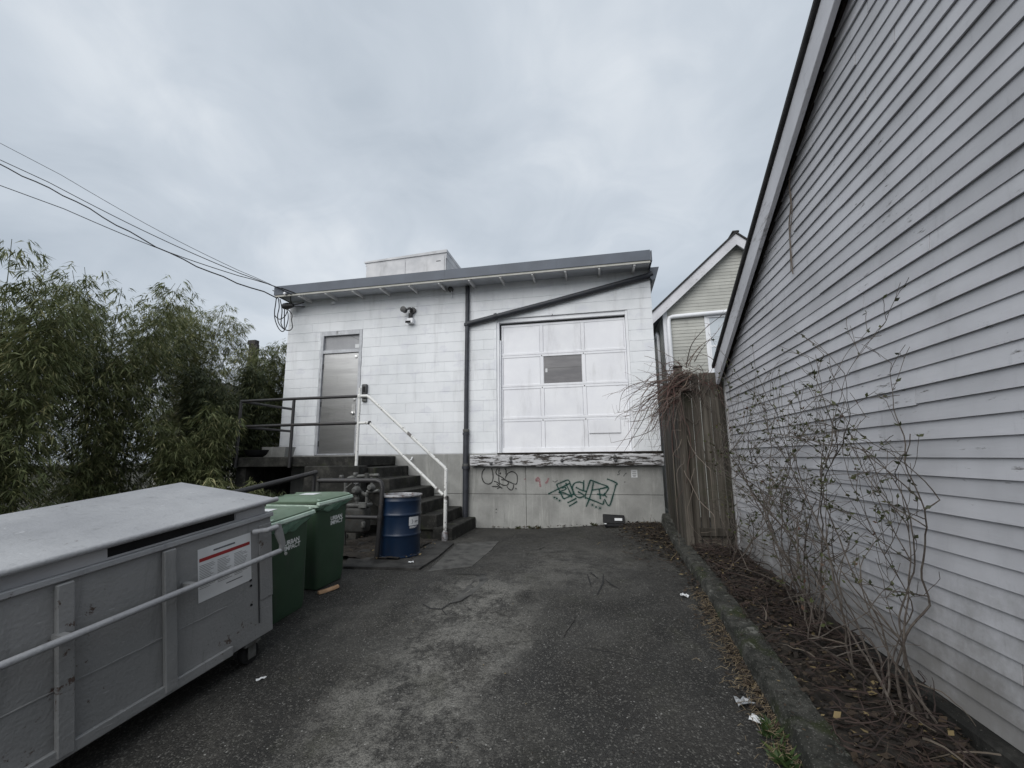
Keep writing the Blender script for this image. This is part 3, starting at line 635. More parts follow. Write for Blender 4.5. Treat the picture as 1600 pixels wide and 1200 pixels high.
t1 = [[(220, 82), (172, 150), (160, 250), (200, 350), (280, 385), (350, 350), (375, 250), (360, 130), (340, 82)], [(460, 85), (430, 150), (450, 205), (520, 240), (620, 310), (700, 350), (790, 385), (830, 370), (840, 270), (820, 190), (740, 145), (660, 180), (620, 240), (610, 280)],
      [(490, 80), (485, 230), (490, 340), (530, 390), (600, 410), (650, 400), (670, 360), (640, 325), (600, 310), (530, 300)], [(600, 82), (625, 130), (620, 200)], [(640, 430), (680, 480), (730, 500), (765, 450), (765, 390)],
      [(390, 330), (450, 350), (510, 400)], [(440, 380), (550, 470)], [(350, 430), (480, 435)], [(450, 475), (520, 440)], [(515, 160), (518, 200)], [(815, 475)], [(435, 860), (436, 880)], [(433, 930), (434, 942)]]
strokes(740, 725, SZ, t1, .038, 'blackfuzz', 'black_overspray')
strokes(740, 725, SZ, t1, .0145, 'tagblack', 'black_graffiti')
strokes(740, 725, SZ, [[(1190, 318), (1240, 262), (1262, 312), (1192, 326)], [(1270, 330), (1278, 390), (1285, 440)], [(1442, 268), (1420, 330), (1380, 372)], [(985, 280), (990, 300)]], .034, 'tagpink', 'faded_pink_graffiti')
p = ony(991, 740, F)
stk = put('sticker', box(p.x-.06, p.x+.06, F-.0055, F-.0045, p.z-.075, p.z+.075), M['paper'], bld)
sm_ = MB()
for z_, w_ in ((.035, .03), (.0, .04), (-.03, .035), (-.05, .025)): sm_.box(p.x-w_, p.x+w_, F-.0065, F-.0057, p.z+z_-.006, p.z+z_+.004)
put('printed_lines', sm_, M['gas'], stk)

# ------------------------------------------------------------------ things fixed to the wall and roof
sc = root('security_camera', 'dark dome armed security camera on the white wall right of the steel door', 'camera', (-4.17, F, 4.70))
put('mount', MB().lathe([(.03, .0), (.075, -.01), (.075, -.05), (.05, -.06)], (-4.14, F-.002, 4.80), 16, 'y'), M['bronze'], sc, smooth=True)
put('arm', tube([(-4.14, F-.05, 4.80), (-4.16, F-.14, 4.82), (-4.22, F-.16, 4.80)], .028, n=10), M['bronze'], sc, smooth=True)
put('lamp_head', MB().lathe([(.03, -.08), (.07, -.07), (.06, .05), (.03, .07)], (-4.29, F-.17, 4.78), 14, 'y'), M['bronze'], sc, smooth=True)
put('sensor', MB().lathe([(.02, -.12), (.045, -.09), (.045, .04), (.02, .06)], (-4.18, F-.06, 4.68), 12), M['bronze'], sc, smooth=True)
sc2 = root('wall_lamp', 'small white box lamp with a dark lens below the security camera', 'lamp', (-4.17, F, 4.53))
put('housing', box(-4.25, -4.10, F-.12, F-.002, 4.48, 4.60), M['white'], sc2, bevel=.01)
put('lens', box(-4.275, -4.15, F-.135, F-.121, 4.485, 4.535), M['black'], sc2, bevel=.004)
sb = root('sensor_eye', 'tiny white sensor under the roof overhang above the steel door', 'sensor', (-6.24, F, 5.18))
put('housing', MB().lathe([(.02, -.08), (.045, -.06), (.045, 0)], (-6.22, F-.001, 5.17), 12, 'y'), M['white'], sb, smooth=True)
cp = ony(705, 453, F)
sb = root('junction_box', 'small grey junction box under the roof beside the downpipe top', 'junction box', (cp.x, F, cp.z))
put('housing', MB().lathe([(.03, -.09), (.06, -.07), (.06, 0)], (cp.x, F-.001, cp.z), 12, 'y'), M['gas'], sb, smooth=True)
put('conduit', tube([(cp.x+.02, F-.04, cp.z-.04), (cp.x+.03, F-.03, cp.z-.20)], .014, n=8), M['white'], sb)
ip = ony(571, 612, F)
ib = root('intercom_box', 'dark grey rounded intercom box on the wall beside the steel door', 'intercom', (ip.x, F, ip.z))
put('cover', box(ip.x-.065, ip.x+.065, F-.07, F-.002, ip.z-.17, ip.z+.17), M['dgrey'], ib, bevel=.025, seg=3, smooth=True)
put('speaker_face', box(ip.x-.035, ip.x+.035, F-.076, F-.0705, ip.z-.02, ip.z+.11), M['black'], ib, bevel=.004)
put('lower_box', box(ip.x-.055, ip.x+.055, F-.055, F-.002, ip.z-.235, ip.z-.175), M['gas'], ib, bevel=.008)
# rooftop unit
U0, U1, UY = -5.97, -3.69, 10.0
ru = root('rooftop_unit', 'pale grey sheet metal ventilation unit on the flat roof', 'vent unit', ((U0+U1)/2, UY, 5.46))
put('cabinet', box(U0+.02, U1-.02, UY+.01, UY+2.3, 5.46, 6.60), M['ductfoil'], ru)
put('front_panel', box(U0+.025, -4.83, UY-.012, UY+.0095, 5.47, 6.56), M['ductfoil'], ru, bevel=.004)
put('front_panel', box(-4.822, U1-.06, UY-.014, UY+.0095, 5.47, 6.58), M['ductfoil'], ru, bevel=.004)
put('corner_post', box(U1-.052, U1-.019, UY-.016, UY+.04, 5.462, 6.60), M['ductfoil'], ru, bevel=.003)
put('side_panel', box(U1-.0195, U1-.006, UY+.05, UY+1.1, 5.47, 6.57), M['ductfoil'], ru, bevel=.003)
put('side_panel', box(U1-.0195, U1-.006, UY+1.11, UY+2.28, 5.47, 6.57), M['ductfoil'], ru, bevel=.003)
put('lid', MB().hexa([(U0-.03, UY-.03, 6.585), (U1+.01, UY-.03, 6.655), (U1+.01, UY+2.33, 6.655), (U0-.03, UY+2.33, 6.585), (U0-.03, UY-.03, 6.625), (U1+.01, UY-.03, 6.735), (U1+.01, UY+2.33, 6.735), (U0-.03, UY+2.33, 6.625)]), M['ductfoil'], ru)
put('lid_skirt', MB().hexa([(U0, UY-.004, 6.50), (U1, UY-.004, 6.50), (U1, UY+2.3, 6.50), (U0, UY+2.3, 6.50), (U0, UY-.004, 6.60), (U1, UY-.004, 6.67), (U1, UY+2.3, 6.67), (U0, UY+2.3, 6.60)]), M['ductfoil'], ru)
put('grip_slot', box(U1-.28, U1-.16, UY-.0165, UY-.0145, 6.43, 6.45), M['black'], ru)

# ================================================================== STAIRS
SY0, SY1 = 7.62, F-.006
st = root('concrete_stairs', 'dark mossy concrete stairs and landing leading up to the steel door', 'stairs', (-3.6, 8.3, 0))
nx_ = [-2.62, -2.92, -3.22, -3.55, -3.86, -4.15, -4.46]
RS = 1.478/7
for k in range(6):
    zt_ = RS*(k+1); a, b = nx_[k+1]-.06, nx_[k]
    yf = SY0-(.04 if k == 0 else 0)
    m = MB(); zb_ = zt_-RS-.05 if k else -.12
    m.hexa([(a, yf, zb_), (b+.012, yf, zb_), (b+.012, SY1, zb_), (a, SY1, zb_), (a, yf, zt_), (b+rnd.uniform(-.01, .01), yf, zt_-rnd.uniform(0, .012)), (b, SY1, zt_), (a, SY1, zt_)])
    put('step', m, M['moss_concrete'], st, bevel=.018, seg=3)
put('stair_slab', MB().prism([(-2.95, SY0+.06, -.08), (-3.28, SY0+.06, -.08), (-4.75, SY0+.06, 1.02), (-4.75, SY0+.06, 1.27), (-4.40, SY0+.06, 1.27), (-2.95, SY0+.06, .17)], (0, SY1-SY0-.07, 0)), M['moss_concrete'], st)
put('landing', box(-7.30, -4.46, SY0, SY1, 1.285, 1.478), M['moss_concrete'], st, bevel=.015, seg=2)
put('pier', box(-5.42, -4.30, 7.30, 7.60, -.1, 1.300), M['moss_concrete'], st, bevel=.02, seg=2)
put('support_wall', box(-7.28, -7.05, SY0+.1, SY1, -.3, 1.28), M['moss_concrete'], st)
put('curled_bracket', tube([(-4.16, F-.05, 1.40), (-4.12, F-.09, 1.37), (-4.06, F-.08, 1.39), (-4.05, F-.04, 1.45)], .014, n=8), M['white'], st)
# railing
HY = 7.56
hr = root('stair_railing', 'pipe railing, black along the landing and chipped white down the stairs', 'railing', tuple(ong(695, 846)))
def hp(x, y): return ony(x, y, HY)
pt, pbm = hp(562.5, 606), hp(561.5, 722)
put('post', tube([(pt.x, HY, pt.z), (pt.x, HY, 1.30)], .030, n=12), M['whitepipe'], hr, smooth=True)
bpx = hp(457, 660).x
put('post', tube([(bpx, HY, hp(460, 625).z), (bpx, HY, 1.27)], .030, n=12), M['blackpipe'], hr, smooth=True)
lp = hp(374, 660).x
put('post', tube([(lp, HY, hp(374, 628).z), (lp, HY, 1.27)], .030, n=12), M['blackpipe'], hr, smooth=True)
e1 = hp(697, 733); e0 = hp(695, 846)
put('post', tube([(e1.x, HY, e1.z), (e1.x-.005, HY, gz(e1.x, HY)+.0)], .031, n=12), M['whitepipe'], hr, smooth=True)
put('foot_collar', MB().lathe([(.055, -.05), (.055, .10), (.034, .13)], (e1.x-.005, HY, .03), 14), M['drumrim'], hr, smooth=True)
zt1, zt2 = hp(562, 619).z, hp(562, 661).z
put('rail', tube([(lp, HY, zt1-.01), (bpx, HY, zt1), (pt.x, HY, zt1)], .029, n=12), M['blackpipe'], hr, smooth=True)
put('rail', tube([(lp, HY, zt2-.01), (bpx, HY, zt2), (pt.x, HY, zt2)], .029, n=12), M['blackpipe'], hr, smooth=True)
for zz, dz in ((zt1, -.02), (zt2, -.02)): put('return_rail', tube([(lp, HY, zz-.01), (lp+.05, F-.02, zz+dz)], .027, n=10), M['blackpipe'], hr, smooth=True)
q1, q2 = hp(576, 619), hp(697, 732)
put('stair_rail', tube([(pt.x, HY, zt1), (q1.x-.03, HY, zt1), (q1.x+.02, HY, zt1-.03), (q2.x-.02, HY, q2.z+.012), (q2.x, HY, q2.z-.02)], .029, n=12), M['whitepipe'], hr, smooth=True)
q1, q2 = hp(578, 661), hp(692, 773)
put('stair_rail', tube([(pt.x, HY, zt2), (q1.x-.02, HY, zt2), (q1.x+.02, HY, zt2-.03), (q2.x, HY, q2.z)], .026, n=12), M['whitepipe'], hr, smooth=True)
put('fitting', MB().lathe([(.036, -.04), (.042, -.03), (.042, .03), (.036, .04)], (pt.x, HY, zt1), 12), M['whitepipe'], hr, smooth=True)
put('fitting', MB().lathe([(.034, -.02), (.036, .02)], (q1.x-.01, HY, zt2), 12, 'x'), M['dgrey'], hr, smooth=True)
# planters on the landing
tr = root('trough_planter', 'weathered beige trough planter at the left end of the landing', 'planter', (-7.0, 8.6, 1.478))
tp = MB().loft([[(-7.30, 8.45, 1.478), (-6.78, 8.45, 1.478), (-6.78, 8.72, 1.478), (-7.30, 8.72, 1.478)], [(-7.34, 8.42, 1.70), (-6.74, 8.42, 1.70), (-6.74, 8.75, 1.70), (-7.34, 8.75, 1.70)], [(-7.31, 8.45, 1.70), (-6.77, 8.45, 1.70), (-6.77, 8.72, 1.70), (-7.31, 8.72, 1.70)], [(-7.31, 8.45, 1.64), (-6.77, 8.45, 1.64), (-6.77, 8.72, 1.64), (-7.31, 8.72, 1.64)]])
put('trough', tp, M['concrete'], tr); put('soil', box(-7.29, -6.79, 8.47, 8.70, 1.6, 1.655), M['soil'], tr)
bw = root('bowl_planter', 'low dark bowl planter beside the beige trough', 'planter', (-7.08, 7.95, 1.478))
put('bowl', MB().lathe([(.12, 0), (.2, .06), (.235, .15), (.21, .15), (.18, .10)], (-7.05, 7.95, 1.478), 24), M['black'], bw, smooth=True)
# long black handrail by the bins and the meter guard
gr = root('meter_guard_rail', 'bent black pipe guard standing around the gas meter', 'guard rail', (-3.2, 6.0, 0.03))
gp_ = lambda x, y: ony(x, y, 6.0)
A = gp_(497, 751); B = gp_(588, 749); Cc = gp_(597, 757); D_ = gp_(588, 876)
put('hoop', tube([(A.x, 6.0, A.z), (B.x, 6.0, A.z+.005), (B.x+.07, 6.0, A.z-.02), (Cc.x+.005, 6.0, A.z-.09), (Cc.x-.01, 6.0, .6), (D_.x, 6.0, -.05)], .034, n=14), M['blackpipe'], gr, smooth=True)
put('lower_rail', tube([(A.x, 6.0, .59), (Cc.x-.02, 6.0, .585)], .028, n=12), M['blackpipe'], gr, smooth=True)
put('fitting', MB().lathe([(.04, -.035), (.044, 0), (.04, .035)], (Cc.x-.012, 6.0, .59), 12), M['blackpipe'], gr, smooth=True)
put('post', tube([(A.x, 6.0, A.z+.06), (A.x, 6.0, -.05)], .03, n=12), M['gasdark'], gr, smooth=True)
lr = root('side_handrail', 'long sloping black handrail behind the dumpster and green bins', 'handrail', (-4.3, 5, 0))
h0, h1 = onx(350, 774, -4.33), onx(494, 738, -4.33)
dd = (h1-h0); h00 = h0-dd*.85
put('rail', tube([h00, h0, h1], .034, n=12), M['blackpipe'], lr, smooth=True)
for f_ in (-.8, .0, .98):
    q = h0+dd*f_; put('post', tube([q-Vector((0, 0, .02)), (q.x, q.y, gz(q.x, q.y)-.1)], .028, n=10), M['blackpipe'], lr, smooth=True)
# gas meter
GY0 = 6.75
gm = root('gas_meter', 'grey gas meter with regulator and tangled pipes below the stairs', 'gas meter', (-3.85, GY0, 0.03))
gq = lambda x, y: ony(x, y, GY0)
c0 = gq(560, 800)
def can(c, r, h, n=20): return MB().lathe([(r*.8, -h/2), (r, -h/2+.02), (r, h/2-.02), (r*.8, h/2)], c, n)
mc = gq(560, 812)
put('meter_body', box(mc.x-.20, mc.x+.16, GY0-.10, GY0+.14, mc.z-.20, mc.z+.20), M['gasdark'], gm, bevel=.05, seg=3, smooth=True)
put('meter_head', box(mc.x-.18, mc.x+.18, GY0-.09, GY0+.13, mc.z+.205, mc.z+.26), M['gas'], gm, bevel=.02, seg=2)
put('index_plate', box(mc.x+.06, mc.x+.20, GY0-.135, GY0-.105, mc.z+.20, mc.z+.29), M['gas'], gm, bevel=.006)
def pp(pl, r, mat='gas', y=GY0, name='pipe'):
    return put(name, tube([(gq(a_, b_).x, y, gq(a_, b_).z) for a_, b_ in pl], r, n=10), M[mat], gm, smooth=True)
pp([(540, 778), (540, 752), (545, 747), (552, 745)], .028)
pp([(545, 747), (560, 744), (592, 742)], .026)
pp([(558, 787), (558, 772), (557, 760), (556, 742)], .030)
pp([(573, 785), (573, 775), (566, 770), (559, 769)], .028)
pp([(573, 768), (585, 768), (592, 766)], .024)
pp([(581, 760), (581, 745)], .024)
pp([(541, 806), (541, 840), (541, 868)], .024, 'gasdark', GY0-.05)
pp([(544, 762), (552, 756), (558, 750)], .016, 'gas', GY0-.06)
pp([(552, 751), (560, 757), (567, 753)], .014, 'dgrey', GY0-.07)
put('regulator', MB().lathe([(.03, -.08), (.06, -.05), (.075, 0), (.07, .03), (.03, .07)], (gq(560, 765).x, GY0-.06, gq(560, 766).z), 18, 'y'), M['gas'], gm, smooth=True)
put('regulator_cap', can((gq(560, 757).x, GY0-.02, gq(560, 757).z), .045, .12), M['gas'], gm, smooth=True)
put('regulator', MB().lathe([(.03, -.07), (.055, -.04), (.06, .03), (.03, .06)], (gq(581, 762).x, GY0-.02, gq(581, 762).z), 16, 'y'), M['gas'], gm, smooth=True)
for a_, b_ in ((534, 745), (556, 741), (575, 744), (563, 768), (573, 772), (558, 779), (540, 770), (541, 815), (541, 838)):
    q = gq(a_, b_); put('fitting', can((q.x, GY0-.01, q.z), .040, .06, 10), M['gas'], gm, smooth=True)
put('valve_handle', box(gq(575, 741).x-.03, gq(575, 741).x+.03, GY0-.06, GY0-.03, gq(575, 748).z, gq(575, 739).z), M['gasdark'], gm, bevel=.006)
put('vent_cap', can((gq(573, 818).x, GY0-.11, gq(573, 818).z), .035, .09, 10), M['gas'], gm, smooth=True)

# ================================================================== DRUM
dc = Vector((-2.99, 6.30, .03)); DR = .305; DH = .865
dr = root('oil_drum', 'dark blue steel drum with a white label, standing on the dirty pad', 'drum', tuple(dc))
prof = [(DR-.015, 0), (DR, .004), (DR, .018), (DR-.012, .024)]
for zc in (.30, .585):
    prof += [(DR-.012, zc-.03), (DR-.007, zc-.016), (DR-.001, zc-.006), (DR-.001, zc+.006), (DR-.007, zc+.016), (DR-.012, zc+.03)]
prof += [(DR-.012, .765), (DR-.007, .775), (DR-.007, .787), (DR-.012, .797), (DR-.012, DH-.03)]
put('body', MB().lathe(prof, dc, 64), M['drum'], dr, smooth=True)
put('rim', MB().lathe([(DR-.014, DH-.032), (DR+.006, DH-.026), (DR+.010, DH-.010), (DR+.004, DH), (DR-.02, DH), (DR-.026, DH-.02)], dc, 64), M['drumrim'], dr, smooth=True)
put('lid', MB().lathe([(DR-.02, DH-.036), (DR-.021, DH-.016), (DR-.05, DH-.022), (.05, DH-.020)], dc, 48), M['drumlid'], dr, smooth=True)
put('bung', MB().lathe([(.035, 0), (.035, .016), (.02, .02)], dc+Vector((.06, .14, DH-.022)), 14), M['silver'], dr, smooth=True)
def drumpatch(a0, a1, z0, z1, off, n=10):
    m = MB(); r = DR-.012+off
    for i in range(n+1):
        a_ = a0+(a1-a0)*i/n
        for z in (z0, z1): m.v.append(dc+Vector((r*math.cos(a_), r*math.sin(a_), z)))
    for i in range(n): m.f.append((2*i, 2*i+2, 2*i+3, 2*i+1))
    return m
to = math.atan2(-dc.y, -dc.x)                         # towards the camera
la0, la1 = to+R(24), to+R(60)
lab = put('label', drumpatch(la0, la1, .435, .555, .002), M['paper'], dr, fixn=False)
put('label_strip', drumpatch(la0, la1, .395, .430, .002), M['navy'], dr, fixn=False)
put('strip_text', drumpatch(la0+R(2), la1-R(9), .412, .423, .003), M['paper'], dr, fixn=False)
put('strip_text', drumpatch(la0+R(2), la1-R(14), .399, .407, .003), M['paper'], dr, fixn=False)
m = MB()
for s_, zz in ((1, .49), ):
    am = la0+R(10)
    def dpnt(a_, z_): return dc+Vector(((DR-.0085)*math.cos(a_), (DR-.0085)*math.sin(a_), z_))
    pts = [(0, .032), (R(3.6), 0), (0, -.032), (R(-1.6), -.032), (R(2.0), 0), (R(-1.6), .032)]
    m.poly([dpnt(am+a_, zz+z_) for a_, z_ in pts[:2]+[pts[4], pts[5]]]); m.poly([dpnt(am+a_, zz+z_) for a_, z_ in (pts[1], pts[2], pts[3], pts[4])])
put('chevron_mark', m, M['navy'], lab, fixn=False)
put('label_text', drumpatch(la0+R(19), la0+R(32), .487, .497, .0035, 4), M['ink'], lab, fixn=False)
put('label_text', drumpatch(la0+R(19), la0+R(27), .474, .481, .0035, 4), M['ink'], lab, fixn=False)

# ================================================================== WHEELIE BINS  (local axes: +x front, y along the front, z up)
def rring(x0, x1, y0, y1, z, r, n=4):
    P = []
    for cx_, cy_, a0 in ((x1-r, y1-r, 0), (x0+r, y1-r, 90), (x0+r, y0+r, 180), (x1-r, y0+r, 270)):
        for k in range(n+1): a_ = R(a0+90*k/n); P.append((cx_+r*math.cos(a_), cy_+r*math.sin(a_), z))
    return P
def make_bin(label, loc, rz, tilt, gap, tx, drape):
    b = root('wheelie_bin', label, 'wheelie bin', (0, 0, 0), 'green wheelie bins')
    put('body', MB().loft([rring(-.60, -.035, -.225, .225, .02, .05), rring(-.62, -.02, -.235, .235, .12, .05), rring(-.70, 0, -.275, .275, .90, .05), rring(-.715, .018, -.29, .29, .91, .05), rring(-.715, .018, -.29, .29, .965, .05)]), M['binbody'], b, smooth=True)
    put('rim', MB().loft([rring(-.725, .030, -.30, .30, .945, .05), rring(-.73, .038, -.305, .305, .952, .05), rring(-.73, .038, -.305, .305, .972, .05), rring(-.715, .022, -.29, .29, .982, .05)]), M['binrim'], b, smooth=True)
    # lid: two raised halves with a seam, tipped open a little at the front
    def L(x, y, z): return (x, y, z+gap*(x+.73)/.8)
    def lr_(x0, x1, y0, y1, z, r): return [L(*q) for q in rring(x0, x1, y0, y1, z, r)]
    lid = put('lid', MB().loft([lr_(-.735, .035, -.300, .300, .975, .05), lr_(-.74, .042, -.305, .305, .985, .05), lr_(-.74, .042, -.305, .305, 1.005, .05), lr_(-.70, .0, -.27, .27, 1.03, .06), lr_(-.60, -.12, -.18, .18, 1.045, .06)]), M['binlid'], b, smooth=True)
    put('lid_lip', MB().hexa([L(.020, -.298, .962), L(.066, -.298, .954), L(.066, .298, .954), L(.020, .298, .962), L(.020, -.298, .994), L(.058, -.298, .990), L(.058, .298, .990), L(.020, .298, .994)]), M['binrim'], lid, bevel=.006, seg=2)
    put('lid_lip', MB().hexa([L(-.030, -.27, 1.008), L(.034, -.27, 1.002), L(.034, .27, 1.002), L(-.030, .27, 1.008), L(-.026, -.27, 1.026), L(.026, -.27, 1.016), L(.026, .27, 1.016), L(-.026, .27, 1.026)]), M['binrim'], lid, bevel=.004)
    for yy in (-.09, .09): put('lid_rib', MB().hexa([L(-.66, yy-.012, 1.02), L(-.06, yy-.012, 1.005), L(-.06, yy+.012, 1.005), L(-.66, yy+.012, 1.02), L(-.64, yy-.008, 1.056), L(-.09, yy-.008, 1.048), L(-.09, yy+.008, 1.048), L(-.64, yy+.008, 1.056)]), M['binlid'], lid, bevel=.004)
    put('lid_sticker', MB().poly([L(-.46, -.10, 1.0485), L(-.22, -.10, 1.0485), L(-.22, .07, 1.0485), L(-.46, .07, 1.0485)]), M['paper'], lid)
    put('handle', tube([(-.72, -.20, .98), (-.80, -.20, 1.0), (-.82, -.16, 1.005), (-.82, .16, 1.005), (-.80, .20, 1.0), (-.72, .20, .98)], .017, n=10), M['binbody'], b, smooth=True)
    put('axle', tube([(-.62, -.27, .10), (-.62, .27, .10)], .013, n=8), M['dgrey'], b)
    for s_ in (-1, 1):
        w = put('wheel', MB().lathe([(.05, -.03), (.095, -.028), (.10, -.015), (.10, .015), (.095, .028), (.05, .03)], (-.62, s_*.285, .10), 24, 'y'), M['rubber'], b, smooth=True)
        put('hub', MB().lathe([(.02, -.034), (.05, -.032), (.05, .032), (.02, .034)], (-.62, s_*.285, .10), 14, 'y'), M['dgrey'], w, smooth=True)
    # bag edge folded out under the lid, sagging on the front
    m = MB(); n = 28
    for i in range(n+1):
        y = -.293+.586*i/n; u = i/n; sag = drape*(math.sin(math.pi*u**.8)**1.3)*(1+.15*math.sin(9*u+2))+.03+.008*math.sin(23*u)
        for q in range(6):
            f_ = q/5; m.v.append(Vector((.046+.007*math.sin(13*u+4*f_)-f_*.034*(1 if q < 5 else 1.2)+.004*math.sin(31*u+9*f_), y, .958-f_*sag)))
    for i in range(n):
        for q in range(5): a_ = i*6+q; m.f.append((a_, a_+6, a_+7, a_+1))
    put('bag_edge', m, M['bag'], b, smooth=True, fixn=False)
    tm = text_mb('URBAN\nIMPACT', .064, .82, .03)
    fx = lambda z: .0025-.035*(.90-z)/.88*1.0-.0
    ex, ey, ez = Vector((0, 1, 0)), Vector((.0255, 0, .9997)), Vector((1, 0, -.0255))
    o_ = Vector((-.0015-.0255*(.9-tx[1])+.0018, tx[0], tx[1]))
    put('lettering', xf(tm, frame_mat(o_, ex, ey, ez)), M['print'], b, fixn=False)
    yv = Vector((math.sin(rz), math.cos(rz), tilt)).normalized(); xv = Vector((yv.y, -yv.x, 0)).normalized(); b.matrix_world = frame_mat(loc, xv, yv, xv.cross(yv)); ORG[b.name] = Vector(loc)
    return b
b1 = make_bin('green wheelie bin nearest the grey dumpster, lid slightly ajar', (-3.13, 4.17, gz(-3.13, 4.17)-.012), R(4), .11, .015, (-.075, .725), .085)
b2 = make_bin('green wheelie bin farther from the dumpster, beside the gas meter', (-3.19, 4.95, gz(-3.19, 4.95)-.012), R(6), .075, .02, (-.035, .755), .06)

# ================================================================== DUMPSTER (local axes: y along the long front towards the dock, x out to the drive, z up)
dy = ray(1016, 622).normalized(); dx = Vector((dy.y, -dy.x, 0)).normalized(); dz_ = dx.cross(dy)
far = onz(427, 983, -.02)
du = root('dumpster', 'grey steel dumpster with a white notice, partly open lid and side bars', 'dumpster', (0, 0, 0))
LN, DP, HB = 1.85, 1.10, .90
def dput(name, mb, mat, parent=None, **k): return put(name, mb, mat, parent or du, **k)
def dloc(px_, py_, xo=0.):                             # pixel on the front plane -> local y, z
    q = ray(px_, py_); n_ = dx; o_ = far+dx*xo; t_ = (o_-CO).dot(n_)/q.dot(n_); w_ = CO+q*t_-far; return w_.dot(dy), w_.dot(dz_)
ztop = dloc(417, 799)[1]; zlid = dloc(434, 776)[1]
body = MB()
body.box(-DP, 0, -LN, 0, 0, ztop-.05)
bd = dput('body', body, M['dumpster'], bevel=.006)
dput('seam_strip', box(.0005, .008, -.145, -.138, .12, .62), M['dgrey'], bd)
dput('front_panel', box(.001, .009, -.13, -.004, .30, ztop-.10), M['dumpster'], bevel=.002)
dput('rim', box(-.03, .022, -LN-.01, .012, ztop-.05, ztop-.012), M['dumplid'], bevel=.006)
dput('rim', box(-DP-.01, -.031, -.03, .012, ztop-.05, ztop-.012), M['dumpster'], bevel=.006)
dput('upper_panel', box(-.06, -.012, -LN, -.05, ztop-.011, zlid-.03), M['ductfoil'])
dput('opening_shade', box(-.02, -.0115, -1.2, -.34, ztop+.002, zlid-.04), M['black'])  # black panel on the solid side paints the shade under the lid
dput('vent_plate', box(-.0114, -.006, -.33, -.09, ztop+.006, zlid-.045), M['ductfoil'], bevel=.002)
dput('upper_side', box(-DP, -.061, -.06, -.05, ztop-.011, zlid-.02), M['dumpster'])
lid = dput('lid', MB().hexa([(-DP-.02, -LN-.02, zlid+.10), (.03, -LN-.02, zlid-.03), (.03, .03, zlid-.03), (-DP-.02, .03, zlid+.10), (-DP-.02, -LN-.02, zlid+.13), (.03, -LN-.02, zlid+.002), (.03, .03, zlid+.002), (-DP-.02, .03, zlid+.13)]), M['dumplid'], bevel=.008)
dput('lid_edge_bar', tube([(.03, -LN-.02, zlid-.012), (.03, .04, zlid-.012)], .021, n=12), M['dumplid'], lid, smooth=True)
# side bars with bent end plate
ry0, rz0 = dloc(439, 860, .10); ry1, rz1 = dloc(433, 823, .10)
dput('side_bar', tube([(.10, -LN+.1, rz0), (.10, ry0-.01, rz0)], .021, n=12), M['dumplid'], smooth=True)
dput('side_bar', tube([(.02, ry1-.17, rz1), (.10, ry1-.10, rz1), (.10, ry1, rz1)], .021, n=12), M['dumplid'], smooth=True)
pl = [(ry1-.005, rz1+.03), (ry1+.03, rz1+.02), (ry1+.055, rz1-.05), (ry0+.045, rz0+.05), (ry0+.02, rz0-.012), (ry0-.015, rz0-.012), (ry0-.01, rz0+.05), (ry1-.02, rz1-.06)]
dput('end_plate', MB().prism([(.088, a_, b_) for a_, b_ in pl], (.024, 0, 0)), M['dumpster'], bevel=.003)
dput('end_bolt', MB().lathe([(.006, 0), (.014, .006), (.014, .014)], (.112, ry0+.03, rz0-.035), 10, 'x'), M['silver'])
for yy in (-.75, -1.45): dput('bar_bracket', box(.0, .10, yy-.02, yy+.02, rz0-.02, rz0+.02), M['dumpster'])
for yy, zz in ((-.215, .50), (-.213, .455), (-.212, .30)): dput('rivet', MB().lathe([(.004, .0), (.010, .004), (.010, -.002)], (.0022, yy, zz), 8, 'x'), M['black'])
# notice
ny1, nz1 = dloc(391, 832, .003); ny2, nz2 = dloc(396, 904, .003); nb_z = (nz2); NW = .44
no = dput('notice', box(.001, .003, ny1-NW, ny1+.004, nb_z, nz1), M['paper'])
dput('red_band', box(.0032, .004, ny1-NW+.01, ny1-.008, nz1-.095, nz1-.070), M['red'], no)
m = MB(); m.box(.0032, .004, ny1-.32, ny1-.14, nz1-.045, nz1-.033); dput('heading_line', m, M['ink'], no)
for c_ in range(3):
    m = MB()
    for k in range(15):
        a_ = ny1-.015-.14*(c_+1)+.005; m.box(.0032, .0037, a_, a_+rnd.uniform(.07, .125), nz1-.125-.0118*k, nz1-.122-.0118*k)
    dput('small_print', m, M['gas'], no)
m = MB(); m.box(.0032, .004, ny1-.22, ny1-.08, nb_z+.055, nb_z+.062); dput('print_line', m, M['ink'], no)
# casters
for cx_, cy_ in ((-.06, -.20), (-.06, -LN+.2), (-DP+.16, -.22), (-DP+.16, -LN+.2)):
    wc = far+dx*cx_+dy*cy_; gzv = gz(wc.x, wc.y); drop = (wc.z-gzv)/dz_.z; rr = min(.085, drop*.46)
    c_ = root('tmp', 'x', 'x') if False else None
    fk = dput('caster', MB().box(cx_-.06, cx_+.06, cy_-.07, cy_+.07, -.022, -.0005).box(cx_+.040, cx_+.048, cy_-.035, cy_+.035, -drop+rr-.03, -.022).box(cx_-.048, cx_-.040, cy_-.035, cy_+.035, -drop+rr-.03, -.022), M['gas'])
    w_ = dput('wheel', MB().lathe([(rr*.6, -.028), (rr*.95, -.026), (rr, -.016), (rr, .016), (rr*.95, .026), (rr*.6, .028)], (cx_, cy_, -drop+rr+.002), 24, 'x'), M['rubber'], fk, smooth=True)
for yy in (-.86, -1.42):
    dput('rib', box(.0015, .035, yy-.04, yy+.04, .02, ztop-.06), M['dumpster'], bevel=.006)
dput('base_channel', box(.0012, .028, -LN+.01, -.40, .004, .075), M['dumpster'], bevel=.005)
